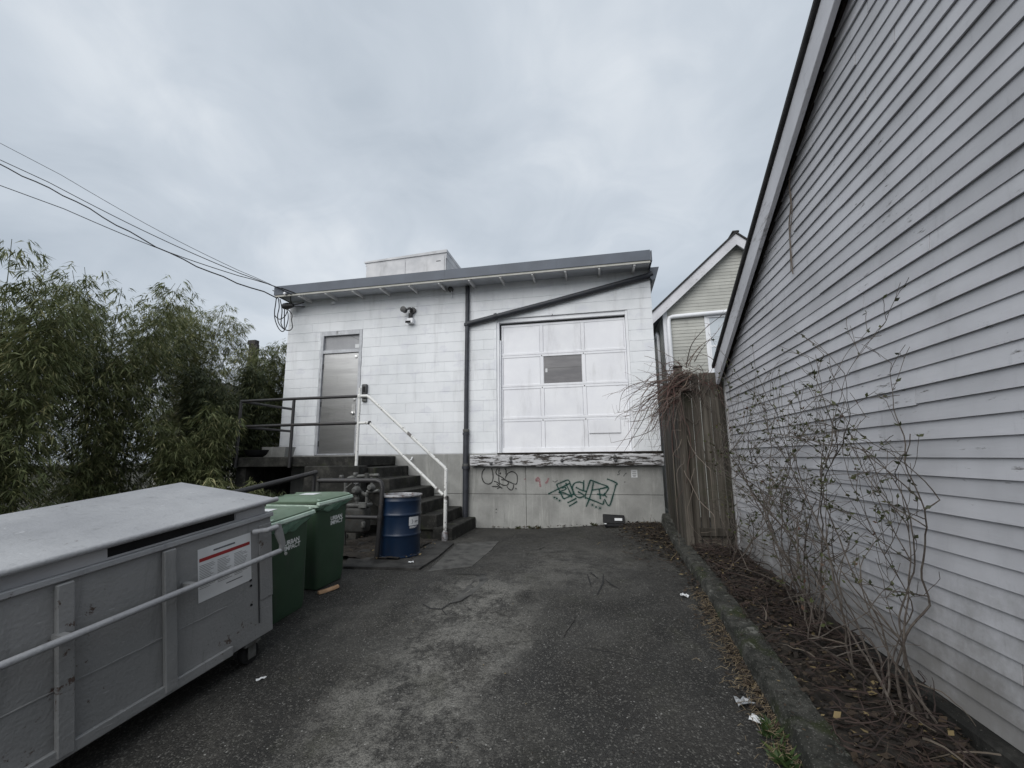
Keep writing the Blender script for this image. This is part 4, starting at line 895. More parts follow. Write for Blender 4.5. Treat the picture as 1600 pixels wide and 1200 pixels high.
dput('weld_seam', tube([(.002, -LN+.02+k_*.1, .385+.002*math.sin(k_*3)) for k_ in range(15)], .004, n=5), M['dumpster'])
dput('skid_rail', box(-.10, -.03, -LN+.35, -.36, -.03, -.0005), M['gas'])
du.matrix_world = frame_mat(far, dx, dy, dz_)

# ================================================================== CLAPBOARD HOUSES
def clap(p0, p1, z, e, nrm, proud=.020, th=.006, tilt=0.):
    """a lapped board from p0 to p1 (xy), exposure e, facing nrm"""
    n_ = Vector((nrm[0], nrm[1], 0)); a_, b_ = Vector((p0[0], p0[1], z)), Vector((p1[0], p1[1], z+tilt)); up = Vector((0, 0, e+.018))
    return MB().hexa([a_+n_*(proud-.012), b_+n_*(proud-.012), b_+n_*proud, a_+n_*proud, a_+up+n_*.0005, b_+up+n_*.0005, b_+up+n_*th, a_+up+n_*th])
# --- House A: white peeling gable wall on the right
AX, AYC, ARY, AZE, ASL = 1.87, 6.95, 1.0, 2.60, .525
ha = root('clapboard_house', 'white peeling clapboard house wall with steep gable on the right', 'house', (AX, 4, 0))
EXP = .1035
def rakez(y): return AZE+ASL*(AYC-abs(y-ARY)-ARY if y >= ARY else (AYC-(2*ARY-y)))
def a_end(z): return AYC if z <= AZE else AYC-(z-AZE)/ASL
put('wall', MB().prism([(AX+.006, AYC-.01, -.2), (AX+.006, AYC-.01, AZE+.05), (AX+.006, ARY, AZE+ASL*(AYC-ARY)+.05), (AX+.006, 2*ARY-AYC, AZE+.05), (AX+.006, 2*ARY-AYC, -.2)], (5, 0, 0)), M['corner'], ha)
z = .06; k = 0
while z < AZE+ASL*(AYC-ARY)-.2:
    ye = a_end(z+.02)-.03 if z > AZE-.1 else AYC-.055; yn = 2*ARY-ye
    cut = rnd.uniform(yn+1.2, ye-.8) if ye-yn > 3 else None
    cut2 = rnd.uniform(2.6, min(6.2, ye-.4)) if ye > 3.4 else None
    cs = sorted([yn]+[c_ for c_ in (cut2, ) if c_]+[ye])
    for a_, b_ in zip(cs[:-1], cs[1:]):
        put('clapboard', clap((AX, b_-.002), (AX, a_+.002), z+rnd.uniform(-.003, .003), EXP, (-1, 0), .021+rnd.uniform(-.003, .006), tilt=rnd.uniform(-.006, .006)), M['clapA'], ha, org=(AX, (a_+b_)/2, z))
    z += EXP; k += 1
put('corner_board', box(AX-.030, AX+.06, AYC-.05, AYC+.02, -.1, AZE+.02), M['corner'], ha, bevel=.004)
put('footing', box(AX-.10, AX+.1, -5, AYC+.02, -1., .055), M['moss_concrete'], ha, bevel=.015)
# roof over it: rake board, underside, drip edge, shingle slab, far and near slopes
ROV = .14
def rakebox(x0, x1, d0, d1, ya, yb, nm, mat, bev=.004):
    for s_ in (1, -1):
        def P_(x, y, d): yy = ARY+s_*(y-ARY); return (x, yy, AZE+ASL*(AYC-y)+d)
        put(nm, MB().hexa([P_(x0, yb, d0), P_(x1, yb, d0), P_(x1, ya, d0), P_(x0, ya, d0), P_(x0, yb, d1), P_(x1, yb, d1), P_(x1, ya, d1), P_(x0, ya, d1)]), M[mat], ha, bevel=bev)
YE = 6.92
rakebox(AX-ROV, AX-ROV+.045, -.145, .115, ARY+.001, YE, 'rake_board', 'rake')
rakebox(AX-ROV+.046, AX+.03, .02, .05, ARY+.001, YE, 'rake_soffit', 'shingle')  # dark colour paints the shadow gap beside the siding
rakebox(AX-.036, AX-.012, -.05, .018, ARY+.001, AYC+.03, 'rake_shade_strip', 'darkwood')  # dark strip on the siding, shade under the rake put in as colour
rakebox(AX-ROV-.035, AX+5.2, .118, .175, ARY+.001, YE+.03, 'roof_slope', 'shingle', .01)
# twig of an old climber on the wall
tw = root('climber_stem', 'thin dry climber stem hanging on the white clapboards high up', 'vine', tuple(onx(1240, 420, AX-.03)))
pl = [(1238, 250), (1233, 285), (1236, 320), (1233, 350), (1235, 385), (1239, 428)]
put('stem', tube([onx(a_, b_, AX-.028) for a_, b_ in pl], [.004, .006, .007, .006, .007, .005], n=5), M['vine'], tw)
put('stem', tube([onx(a_+3, b_, AX-.03) for a_, b_ in [(1232, 300), (1235, 330), (1231, 372), (1233, 425)]], .004, n=5), M['vine'], tw)
# --- House B: sage gable behind
BY = 13.5
hb = root('sage_house', 'sage green clapboard gable house behind the fence with white trim', 'house', (4.26, BY, 0))
pk = ony(1147, 374, BY-.25); el = ony(1018, 492, BY-.25); cxl = ony(1037, 500, BY).x
PXB, PZB = 4.22, 7.95; SB = .90; XW0, XW1 = cxl, 2*PXB-cxl
def bz(x): return PZB-.18-SB*abs(x-PXB)
put('wall', MB().prism([(XW0+.004, BY+.006, -.3), (XW1, BY+.006, -.3), (XW1, BY+.006, bz(XW1)), (PXB, BY+.006, bz(PXB)), (XW0+.004, BY+.006, bz(XW0))], (0, 9, 0)), M['clapB'], hb)
z = 2.3; EB = .102
wt_ = ony(1105, 497, BY); wbx0, wbz1 = wt_.x, wt_.z; wbx1 = wbx0+1.15; wbz0 = wbz1-1.75
while z < bz(PXB)-.1:
    hw = XW1-PXB if z+EB < bz(XW1) else (bz(PXB)-z-.02)/SB
    x0, x1 = PXB-hw+(.10 if z+EB < bz(XW1) else 0), PXB+hw
    sg = [(x0, x1)]
    if z+EB > wbz0-.1 and z < wbz1+.05: sg = [(x0, wbx0-.09), (wbx1+.09, x1)]
    for a_, b_ in sg: put('clapboard', clap((a_, BY), (b_, BY), z, EB, (0, -1), .019+rnd.uniform(-.002, .002)), M['clapB'], hb, org=((a_+b_)/2, BY, z))
    z += EB
z = 2.3
while z < bz(XW0)-.1:
    put('clapboard', clap((XW0, BY+8.9), (XW0, BY+.05), z, EB, (-1, 0), .019), M['clapB'], hb, org=(XW0, BY+4, z)); z += EB
put('corner_board', box(XW0-.026, XW0+.10, BY-.030, BY+.045, -.2, bz(XW0)-.02), M['white'], hb, bevel=.004)
wf = MB(); wf.box(wbx0-.09, wbx1+.09, BY-.045, BY+.003, wbz1, wbz1+.10); wf.box(wbx0-.09, wbx0, BY-.04, BY+.003, wbz0, wbz1); wf.box(wbx1, wbx1+.09, BY-.04, BY+.003, wbz0, wbz1); wf.box(wbx0-.11, wbx1+.11, BY-.06, BY+.003, wbz0-.08, wbz0)
wd = put('window', wf, M['white'], hb, bevel=.004)
put('sash', MB().box(wbx0, wbx1, BY-.022, BY+.0, (wbz0+wbz1)/2-.025, (wbz0+wbz1)/2+.025).box(wbx0, wbx0+.05, BY-.02, BY, wbz0, wbz1).box(wbx1-.05, wbx1, BY-.02, BY, wbz0, wbz1), M['white'], wd)
t = NT('window_glass'); M['wglass'] = t.fin((.50, .54, .58), .12, 0, .5)
put('pane', box(wbx0+.05, wbx1-.05, BY-.008, BY+.002, wbz0, wbz1), M['wglass'], wd)
# white drain pipe: down the corner and across under the gable
pv = ony(1044, 497, BY-.08); ph_ = ony(1150, 487, BY-.08)
put('drain_pipe', tube([(pv.x, BY-.09, 0), (pv.x, BY-.09, pv.z-.09), (pv.x+.03, BY-.09, pv.z), (pv.x+.12, BY-.09, pv.z+.03), (PXB+1.2, BY-.09, ph_.z+.06)], .065, n=12), M['white'], hb, smooth=True)
ps = onx(1028, 525, XW0-.08)
put('side_pipe', tube([(XW0-.05, ps.y+1, ps.z+.15), (XW0-.08, ps.y+.1, ps.z+.12), (XW0-.08, ps.y, ps.z), (XW0-.08, ps.y, 0)], .045, n=10), M['white'], hb, smooth=True)
def rakeB(y0_, y1_, d0, d1, nm, mat, ext):
    for s_ in (-1, 1):
        def P_(x, y, d): return (PXB+s_*x, y, PZB-SB*x+d)
        hwid = ext
        put(nm, MB().hexa([P_(.0, y0_, d0), P_(hwid, y0_, d0), P_(hwid, y1_, d0), P_(0, y1_, d0), P_(0, y0_, d1), P_(hwid, y0_, d1), P_(hwid, y1_, d1), P_(0, y1_, d1)]), M[mat], hb)
ext = PXB-el.x
rakeB(BY-.28, BY-.235, -.33, .01, 'rake_board', 'rake', ext)
rakeB(BY-.234, BY+9, -.12, -.06, 'soffit', 'soffit', ext)
rakeB(BY-.32, BY+9.1, .013, .075, 'roof_slope', 'shingle', ext+.06)
put('ridge_cap', box(PXB-.10, PXB+.10, BY-.33, BY+9, PZB+.03, PZB+.10), M['shingle'], hb, bevel=.02)
# --- far building with a chimney behind the bamboo
ch = ony(384, 530, 16); ch2 = ony(397, 530, 16)
fh = root('far_house', 'dark roofed house mostly hidden behind the bamboo, only its chimney showing', 'house', (ch.x-2.2, 18, 0))
put('wall', box(ch.x-4.5, ch.x+1.2, 16.3, 22, -1.1, 3.05), M['clapB'], fh)
put('roof', MB().prism([(ch.x-4.8, 16, 3.0), (ch.x+1.5, 16, 3.0), (ch.x-1.6, 16, 4.9)], (0, 6.3, 0)), M['shingle'], fh)
cw = ch2.x-ch.x
cm = put('chimney', box(ch.x, ch.x+cw*.95, 16.2, 16.36, 3.4, ch.z-.2), M['brick'], fh)
put('chimney_cap', box(ch.x-.05, ch.x+cw*.8, 16.17, 16.40, ch.z-.2, ch.z), M['brick'], cm)

# ================================================================== FENCE
FY = 7.05; FT = 2.68
fe = root('plank_gate', 'tall weathered grey plank gate between fence post and white clapboard house', 'gate', (1.56, FY, .1))
xs = [1.285]
for w in (.105, .125, .145, .115, .095): xs.append(xs[-1]+w)
for i in range(5):
    a_, b_ = xs[i], xs[i+1]; gp2 = .009 if i in (1, 2) else .004
    put('plank', MB().hexa([(a_+gp2, FY-.012, .06), (b_-gp2*.5, FY-.012, .04), (b_-gp2*.5, FY+.010, .04), (a_+gp2, FY+.010, .06), (a_+gp2*.6, FY-.012, FT+rnd.uniform(-.04, .03)), (b_-gp2*.3, FY-.012, FT+rnd.uniform(-.04, .03)), (b_-gp2*.3, FY+.010, FT), (a_+gp2*.6, FY+.010, FT)]), M['fencewood'], fe, bevel=.003, org=(a_, FY, .05))
put('bottom_rail', box(1.36, 1.80, FY-.055, FY-.0125, .27, .385), M['fencewood'], fe, bevel=.006)
put('top_rail', box(1.29, 1.86, FY+.0115, FY+.06, 2.30, 2.41), M['fencewood'], fe, bevel=.004)
fp = root('fence_post', 'dark square fence post tangled in dead vines', 'post', (1.225, FY, .05))
put('shaft', box(1.165, 1.278, FY-.06, FY+.06, -.1, 2.77), M['fencewood'], fp, bevel=.008)
put('post_cap', box(1.155, 1.288, FY-.07, FY+.07, 2.771, 2.80), M['darkwood'], fp, bevel=.006)
ff = root('plank_fence', 'weathered vertical plank fence running from the post back to the white wall', 'fence', (1.24, 8.1, .1))
y = FY+.065; i = 0
while y < F-.16:
    w = rnd.uniform(.12, .16); tz = 2.64+rnd.uniform(-.05, .05); off = rnd.uniform(-.012, .012)
    put('plank', MB().hexa([(1.20+off, y, .0), (1.222+off, y, .0), (1.222+off, y+w-.006, .0), (1.20+off, y+w-.006, .0), (1.195+off, y, tz), (1.217+off, y, tz), (1.217+off, y+w-.006, tz-.02), (1.195+off, y+w-.006, tz-.02)]), M['fencewood'], ff, bevel=.003, org=(1.2, y, 0)); y += w; i += 1
put('rail', box(1.236, 1.285, FY+.07, F-.03, .35, .45), M['fencewood'], ff); put('rail', box(1.236, 1.285, FY+.07, F-.03, 2.25, 2.35), M['fencewood'], ff)

# ================================================================== VINES, SHRUB, LITTER
def vine_path(p, v, n, step, grav, wig):
    p = Vector(p); v = Vector(v).normalized(); P = [p.copy()]
    for _ in range(n):
        v = (v+Vector((rnd.gauss(0, wig), rnd.gauss(0, wig), rnd.gauss(0, wig)-grav))).normalized(); p = p+v*step; P.append(p.copy())
    return P
def spl(P, k=6):
    Q = []
    for i in range(len(P)-1):
        p0, p1, p2, p3 = P[max(i-1, 0)], P[i], P[i+1], P[min(i+2, len(P)-1)]
        for j in range(k): tt = j/k; Q.append(.5*((2*p1)+(p2-p0)*tt+(2*p0-5*p1+4*p2-p3)*tt*tt+(3*p1-p0-3*p2+p3)*tt**3))
    return Q+[P[-1]]
def taper(P, r): k = len(P); return [max(.0012, r*(1-.75*i/(k-1))) for i in range(k)]
vn = root('dead_vine', 'tangle of dead reddish vines spilling over the fence post towards the loading door', 'vine', (1.2, FY, .06))
m1, m2 = MB(), MB()
for i in range(120):                                   # shoots spilling to the left, arching down
    s_ = (1.22+rnd.uniform(-.06, .20), FY-.09+rnd.uniform(-.10, .06), 2.66+rnd.uniform(-.34, .06))
    n_ = rnd.choice((8, 10, 13, 16, 20, 23)); P = vine_path(s_, (-1+rnd.uniform(-.2, .3), rnd.uniform(-.45, .15), rnd.uniform(-.9, .2)), n_, rnd.uniform(.045, .062), rnd.uniform(.01, .09), .15)
    P = [Vector((min(q.x, 1.19) if q.z < 2.4 else q.x, q.y, q.z)) for q in P]
    (m1 if rnd.random() < .5 else m2).tube(P, taper(P, rnd.uniform(.004, .010)), n=4)
    if n_ > 12:
        for _ in range(2): q = P[rnd.randrange(4, len(P)-2)]; Q = vine_path(q, (-.6, rnd.uniform(-.3, .3), rnd.uniform(-1, .5)), rnd.choice((4, 6)), .035, .03, .2); m2.tube(Q, taper(Q, .003), n=3)
for i in range(60):                                    # matted on the fence top
    s_ = (rnd.uniform(1.12, 1.80), FY-.05+rnd.uniform(-.06, .08), FT+rnd.uniform(-.20, .06)); P = vine_path(s_, (rnd.uniform(-1, 1), rnd.uniform(-.6, .2), rnd.uniform(-.8, .35)), rnd.choice((4, 6, 9)), .06, .06, .38)
    P = [Vector((q.x, min(q.y, FY-.03) if q.z < FT else q.y, q.z)) for q in P]; m2.tube(P, taper(P, rnd.uniform(.003, .008)), n=4)
for i in range(16):                                    # hanging on the gate face
    s_ = (rnd.uniform(1.20, 1.82), FY-.05-rnd.uniform(0, .05), FT-rnd.uniform(0, .2)); P = vine_path(s_, (rnd.uniform(-.5, .5), -.1, -1), rnd.choice((5, 7, 9, 14)), rnd.uniform(.06, .10), .04, .22)
    P = [Vector((min(max(q.x, 1.1), 1.84), max(min(q.y, FY-.028), FY-.22), max(q.z, .12))) for q in P]; m2.tube(P, taper(P, rnd.uniform(.003, .006)), n=4)
for i in range(9):                                     # long loose strands down to the kerb
    s_ = (rnd.uniform(1.12, 1.34), FY-.10, rnd.uniform(1.2, 2.3)); P = vine_path(s_, (rnd.uniform(-.3, .2), -.15, -1), 26, .075, .045, .22)
    P = [Vector((min(max(q.x, 1.06), 1.5), max(min(q.y, FY-.03), FY-.35), max(q.z, .14))) for q in P]; m2.tube(P, taper(P, rnd.uniform(.004, .008)), n=4)
for pl in ([(1058, 600), (1030, 612), (1000, 640), (985, 672), (962, 704)], [(1050, 605), (1020, 628), (1003, 660), (985, 690), (975, 706)], [(1052, 590), (1025, 598), (1000, 608), (970, 624)], [(1050, 615), (1026, 640), (1012, 668), (990, 700)], [(1048, 600), (1015, 622), (985, 640), (960, 646)], [(1028, 655), (1018, 672), (995, 682), (955, 692)], [(1060, 610), (1040, 640), (1052, 668), (1053, 690)], [(1072, 575), (1080, 540), (1100, 515), (1125, 495), (1142, 482)], [(1075, 572), (1090, 545), (1115, 525), (1133, 500)], [(1070, 570), (1085, 552), (1098, 538), (1112, 530)], [(1085, 565), (1095, 548), (1110, 530)], [(1120, 572), (1112, 560), (1095, 552)], [(1065, 575), (1058, 566), (1042, 568), (1036, 582)], [(1062, 578), (1050, 572), (1040, 590)]):
    P = [ony(a_, b_, FY-.02) for a_, b_ in pl]; P = spl(P); m2.tube(P, taper(P, .009), n=5)
    for _ in range(5):
        q = rnd.choice(P); Q = vine_path(q, (rnd.uniform(-1, 1), rnd.uniform(-.4, .4), rnd.uniform(-.2, 1)), 4, .04, .02, .25); m2.tube(Q, taper(Q, .003), n=4)
put('red_canes', m1, M['redcane'], vn, fixn=False); put('grey_stems', m2, M['vine'], vn, fixn=False)
# canes heaped in the planting bed
m = MB()
for i in range(620):
    y = rnd.uniform(1.2, 7.0); x = rnd.uniform(kerb_x(y)+.20, AX-.10); z0 = gz(1.2, min(y, 6.5))+.10+.13*abs(rnd.gauss(0, .6))
    P = vine_path((x, y, z0), (rnd.uniform(-1, 1), rnd.uniform(-1, 1), rnd.uniform(-.1, .25)), rnd.choice((5, 7, 9)), .05, .05, .2)
    zl = gz(1.2, min(y, 6.5))+.085; P = [Vector((min(max(q.x, kerb_x(q.y)+.17), AX-.06), q.y, max(q.z, zl))) for q in P]; m.tube(P, taper(P, rnd.uniform(.003, .006)), n=3)
t = NT('bed_cane'); c = t.mix(t.rng(t.island(), 0, 1), (.020, .012, .010), (.048, .030, .024)); c = t.mix(t.rng(t.island(), .90, .94), c, (.11, .09, .07)); M['bedcane'] = t.fin(c, .85)
tag(put('bed_canes', m, M['bedcane'], fixn=False), 'heap of fallen reddish brown canes in the planting bed', 'twigs', kind='stuff')
# flakes and twigs of leaf litter, and dry needles along the kerb
def flake(m, p, s_, ang, tilt):
    ca, sa = math.cos(ang), math.sin(ang); ax_ = Vector((ca, sa, tilt*.5)); ay_ = Vector((-sa, ca, tilt)); b0 = len(m.v)
    m.v += [p-ax_*s_, p+ay_*s_*.5, p+ax_*s_, p-ay_*s_*.5]; m.f.append((b0, b0+1, b0+2, b0+3))
m = MB()
for i in range(2600):
    if rnd.random() < .7:
        y = F-.02-abs(rnd.gauss(0, 1.15)); x = 1.04-abs(rnd.gauss(0, .28+.10*max(0, y-7.2)))
    else: y = rnd.uniform(3.0, 8.9); x = kerb_x(y)-abs(rnd.gauss(0, .07))
    if y < 2 or x < -2.5: continue
    flake(m, Vector((x, y, gs(x, y)+.006+rnd.uniform(0, .03))), rnd.uniform(.008, .035), rnd.uniform(0, 6.28), rnd.uniform(-.5, .5))
for i in range(220):
    y = F-.05-abs(rnd.gauss(0, 1.0)); x = 1.0-abs(rnd.gauss(0, .3)); P = vine_path((x, y, gs(x, y)+.012), (rnd.uniform(-1, 1), rnd.uniform(-1, 1), .05), rnd.choice((4, 6, 8)), .04, .03, .18)
    P = [Vector((min(q.x, 1.0), min(q.y, F-.02), max(q.z, gs(q.x, q.y)+.006))) for q in P]; m.tube(P, taper(P, rnd.uniform(.003, .006)), n=3)
for i in range(500):
    x, y = rnd.uniform(-4.2, -2.6), rnd.uniform(5.8, 7.4); flake(m, Vector((x, y, .05+rnd.uniform(0, .03))), rnd.uniform(.008, .03), rnd.uniform(0, 6.28), rnd.uniform(-.5, .5))
for i in range(5200):
    y = rnd.uniform(.6, 7.0); x = rnd.uniform(kerb_x(y)+.20, AX-.10); flake(m, Vector((x, y, gz(1.2, min(y, 6.5))+.11+rnd.uniform(0, .04))), rnd.uniform(.010, .034), rnd.uniform(0, 6.28), rnd.uniform(-.7, .7))
for i in range(500):
    y = rnd.uniform(1.5, 8.4); x = kerb_x(y)+rnd.uniform(.03, .2); flake(m, Vector((x, y, gz(.7, y)+.140)), rnd.uniform(.005, .016), rnd.uniform(0, 6.28), rnd.uniform(-.2, .2))
for i in range(700):
    x = rnd.uniform(-2.4, .9); y = rnd.uniform(1.6, 8.8); flake(m, Vector((x, y, gs(x, y)+.004)), rnd.uniform(.003, .010), rnd.uniform(0, 6.28), rnd.uniform(-.2, .2))
for i in range(160):
    x = rnd.uniform(-2.5, 1.1); y = F-.03-abs(rnd.gauss(0, .05)); flake(m, Vector((x, y, gs(x, y)+.012+rnd.uniform(0, .04))), rnd.uniform(.01, .03), rnd.uniform(0, 6.28), rnd.uniform(-1, 1))
tag(put('leaf_litter', m, M['litter'], fixn=False), 'dark rotting leaf litter along the kerb and wall', 'leaf litter', kind='stuff')
m = MB()
for i in range(850):
    yc = rnd.choice((4.95, 4.7, 4.3, 4.0, 3.75, 3.5, 3.3, 3.0, 2.8, 2.5)); y = yc+rnd.gauss(0, .16); x = kerb_x(y)-.01-abs(rnd.gauss(0, .085)); a_ = rnd.gauss(.3, .9)
    l_ = rnd.uniform(.03, .11); z0 = gs(x, y)+.007+rnd.uniform(0, .03); P = [Vector((x, y, z0)), Vector((x+math.cos(a_)*l_*.5, y+math.sin(a_)*l_*.5, z0+.012)), Vector((min(x+math.cos(a_)*l_, kerb_x(y)-.004), y+math.sin(a_+.3)*l_, max(z0-.005, gs(x, y)+.005)))]
    P[1].x = min(P[1].x, kerb_x(y)-.006); m.tube(P, [.0014, .0018, .001], n=3)
tag(put('dry_needles', m, M['straw'], fixn=False), 'straw coloured dry needles gathered along the kerb', 'needles', kind='stuff')
# shrub against the clapboards
def leaf(m, p, d, l_, w_):
    d = d.normalized(); s_ = d.cross(Vector((rnd.uniform(-1, 1), rnd.uniform(-1, 1), rnd.uniform(-1, 1)))); s_ = s_.normalized() if s_.length > 1e-6 else d.orthogonal(); b0 = len(m.v)
    m.v += [p, p+d*l_*.45+s_*w_, p+d*l_, p+d*l_*.45-s_*w_]; m.f.append((b0, b0+1, b0+2, b0+3))
def shrub(name, label, base, n, hgt, lean, seed, lv=True, lim=1.12):
    rr = random.Random(seed); r_ = root(name, label, 'shrub', base); st_, lf_ = MB(), MB()
    def grow(p, v, l_, rad, dep):
        k = max(4, int(l_/.055)); P = [Vector(p)]; v = Vector(v).normalized()
        for i in range(k):
            v = (v+Vector((rr.gauss(0, .11), rr.gauss(0, .11), rr.gauss(.015, .09)))).normalized(); q = P[-1]+v*(l_/k)
            if q.x > AX-.045: q.x = AX-.045; v.x = -abs(v.x)*.4
            if q.x < lim: q.x = lim+.01; v.x = abs(v.x)*.4
            P.append(q)
        st_.tube(P, [max(.0015, rad*(1-.7*i/k)) for i in range(k+1)], n=5)
        for i in range(1, k+1):
            if dep < 3 and i > (k*.3 if dep == 0 else 0) and rr.random() < (.30 if dep < 2 else .22): w = (v+Vector((rr.gauss(-.1, .75), rr.gauss(.1, .75), rr.gauss(.1, .6)))); grow(P[i], w, l_*rr.uniform(.25, .5), rad*.5, dep+1)
            if lv and dep >= 1 and P[i].z > base[2]+.45 and rr.random() < .16:
                for _ in range(rr.choice((1, 2, 3))): leaf(lf_, P[i], v*.5+Vector((rr.gauss(0, .7), rr.gauss(0, .7), rr.gauss(.3, .5))), rr.uniform(.02, .045), rr.uniform(.006, .012))
    for i in range(n):
        b_ = Vector(base)+Vector((rr.uniform(-.10, .10), rr.uniform(-.30, .30), 0)); grow(b_, (lean[0]+rr.gauss(0, .22), lean[1]+rr.gauss(0, .40), 1), hgt*rr.uniform(.5, 1.0), rr.uniform(.005, .0095), 0)
    put('branches', st_, M['bark'], r_, fixn=False)
    if lf_.v: put('leaves', lf_, M['shrubleaf'], r_, fixn=False)
    return r_
shrub('bare_shrub', 'sparse budding shrub with many thin stems in front of the white clapboards', (1.66, 4.35, .06), 18, 2.0, (-.04, .16), 3)
shrub('bare_shrub', 'taller budding shrub nearest the camera beside the clapboard house', (1.62, 3.25, .0), 13, 1.8, (-.02, .10), 8)
shrub('dry_bramble', 'low dry bramble at the foot of the gate and house corner', (1.64, 6.45, .10), 8, .8, (-.02, .05), 12, False, 1.4)
# weeds
def weed(base, n, l_, label, cat='weed', mat='weed'):
    r_ = root('weed_tuft', label, cat, tuple(base)); m = MB()
    for i in range(n):
        a_ = rnd.uniform(0, 6.28); d_ = Vector((math.cos(a_), math.sin(a_), rnd.uniform(.3, 1.2))); leaf(m, Vector(base)+Vector((rnd.gauss(0, .02), rnd.gauss(0, .03), 0)), d_, l_*rnd.uniform(.5, 1.1), l_*.09)
    put('blades', m, M[mat], r_, fixn=False)
for (a_, b_), n_, l_, lb in (((1206, 1148), 70, .10, 'green weed tuft beside the torn paper by the kerb'), ((1225, 1192), 70, .10, 'green weed tuft at the bottom right against the kerb'), ((812, 824), 30, .09, 'small dark weed at the foot of the concrete wall left of the black case'),
                            ((835, 823), 26, .12, 'small dark weed at the wall foot below the black tag dot'), ((845, 823), 26, .10, 'small dark weed in the row at the concrete wall foot'), ((928, 821), 20, .12, 'lone weed sprig just left of the black case')):
    q = ong(a_, b_)
    if b_ < 900: q = Vector((q.x, F-.035, gs(q.x, F-.035)))
    else: q = Vector((min(q.x, kerb_x(q.y)-.03), q.y, gs(q.x, q.y)))
    weed(q, n_, l_, lb, mat='weed' if b_ > 900 else 'shrubleaf')
# loose litter
def crumple(center, sx, sy, h, ang, n=5, seed=1):
    rr = random.Random(seed); m = MB(); ca, sa = math.cos(ang), math.sin(ang)
    for j in range(n+1):
        for i in range(n+1):
            u, w = (i/n-.5)*sx, (j/n-.5)*sy; x = center.x+u*ca-w*sa; y = center.y+u*sa+w*ca; m.v.append(Vector((x, y, gs(x, y)+.005+rr.uniform(0, h))))
    for j in range(n):
        for i in range(n): a_ = j*(n+1)+i; m.f.append((a_, a_+1, a_+n+2, a_+n+1))
    n2 = len(m.v); m.v += [v-Vector((0, 0, .0015)) for v in m.v]; m.f += [tuple(n2+i for i in reversed(f_)) for f_ in list(m.f)]; return m
tag(put('torn_paper', crumple(ong(1186, 1130), .10, .055, .02, -.7, seed=3), M['paper'], fixn=False), 'torn white paper scrap lying by the kerb', 'litter')
tag(put('plastic_scrap', crumple(ong(1164, 1102), .10, .07, .03, .2, seed=5), M['film'], fixn=False), 'clear crumpled plastic scrap above the torn paper', 'litter')
tag(put('paper_wad', crumple(ong(1070, 934), .07, .06, .03, .2, seed=6), M['paper'], fixn=False), 'small pale paper wad near the kerb halfway up the drive', 'litter')
tag(put('paper_scrap', crumple(ong(408, 1063), .07, .02, .012, .9, 4, seed=7), M['paper'], fixn=False), 'tiny white paper scrap in front of the dumpster caster', 'litter')
tag(put('paper_scrap', crumple(onz(645, 876, .05)+Vector((0, -.06, 0)), .07, .03, .02, .3, 4, seed=9), M['paper'], fixn=False), 'tiny pale scrap at the foot of the blue drum', 'litter')
for v in bpy.data.objects['paper_scrap.001'].data.vertices: v.co.z += .04
a_, b_ = ong(497, 929), ong(529, 919)
d_ = (b_-a_).normalized(); s_ = Vector((-d_.y, d_.x, 0))*.028; z_ = Vector((0, 0, .034))
m = MB().loft([[p+z0+w for w, z0 in ((-s_, Vector((0, 0, .003))), (s_, Vector((0, 0, .003))), (s_*.9, z_), (-s_*.7, z_*.8))] for p in (a_, a_.lerp(b_, .3)+Vector((0, 0, -.002)), a_.lerp(b_, .8)+Vector((0, 0, .002)), b_+Vector((0, 0, .008)))])
tag(put('wood_offcut', m, M['card'], bevel=.004), 'short pale wood offcut lying in front of the green bins', 'wood')
# black case by the wall
bc = ony(960, 822, F-.22); bzv = gs(bc.x, F-.22)
case = root('black_case', 'black plastic case with a white label lying by the concrete wall', 'case', (bc.x, F-.2, bzv))
put('base', box(bc.x-.18, bc.x+.17, F-.36, F-.16, bzv+.004, bzv+.055), M['black'], case, bevel=.015, seg=2)
put('lid', MB().hexa([(bc.x-.21, F-.24, bzv+.056), (bc.x+.20, F-.24, bzv+.056), (bc.x+.20, F-.18, bzv+.056), (bc.x-.21, F-.18, bzv+.056), (bc.x-.21, F-.14, bzv+.21), (bc.x+.20, F-.14, bzv+.19), (bc.x+.20, F-.08, bzv+.19), (bc.x-.21, F-.08, bzv+.21)]), M['black'], case, bevel=.015, seg=2)
lb = frame_mat(Vector((bc.x+.01, F-.222, bzv+.10)), Vector((1, 0, 0)), Vector((0, .53, .85)).normalized(), Vector((0, -.85, .53)))
put('label', xf(box(0, .14, 0, .05, .001, .012), lb), M['paper'], case)
put('scrap', box(bc.x-.19, bc.x-.14, F-.40, F-.36, bzv+.056, bzv+.075), M['paper'], case, bevel=.01)

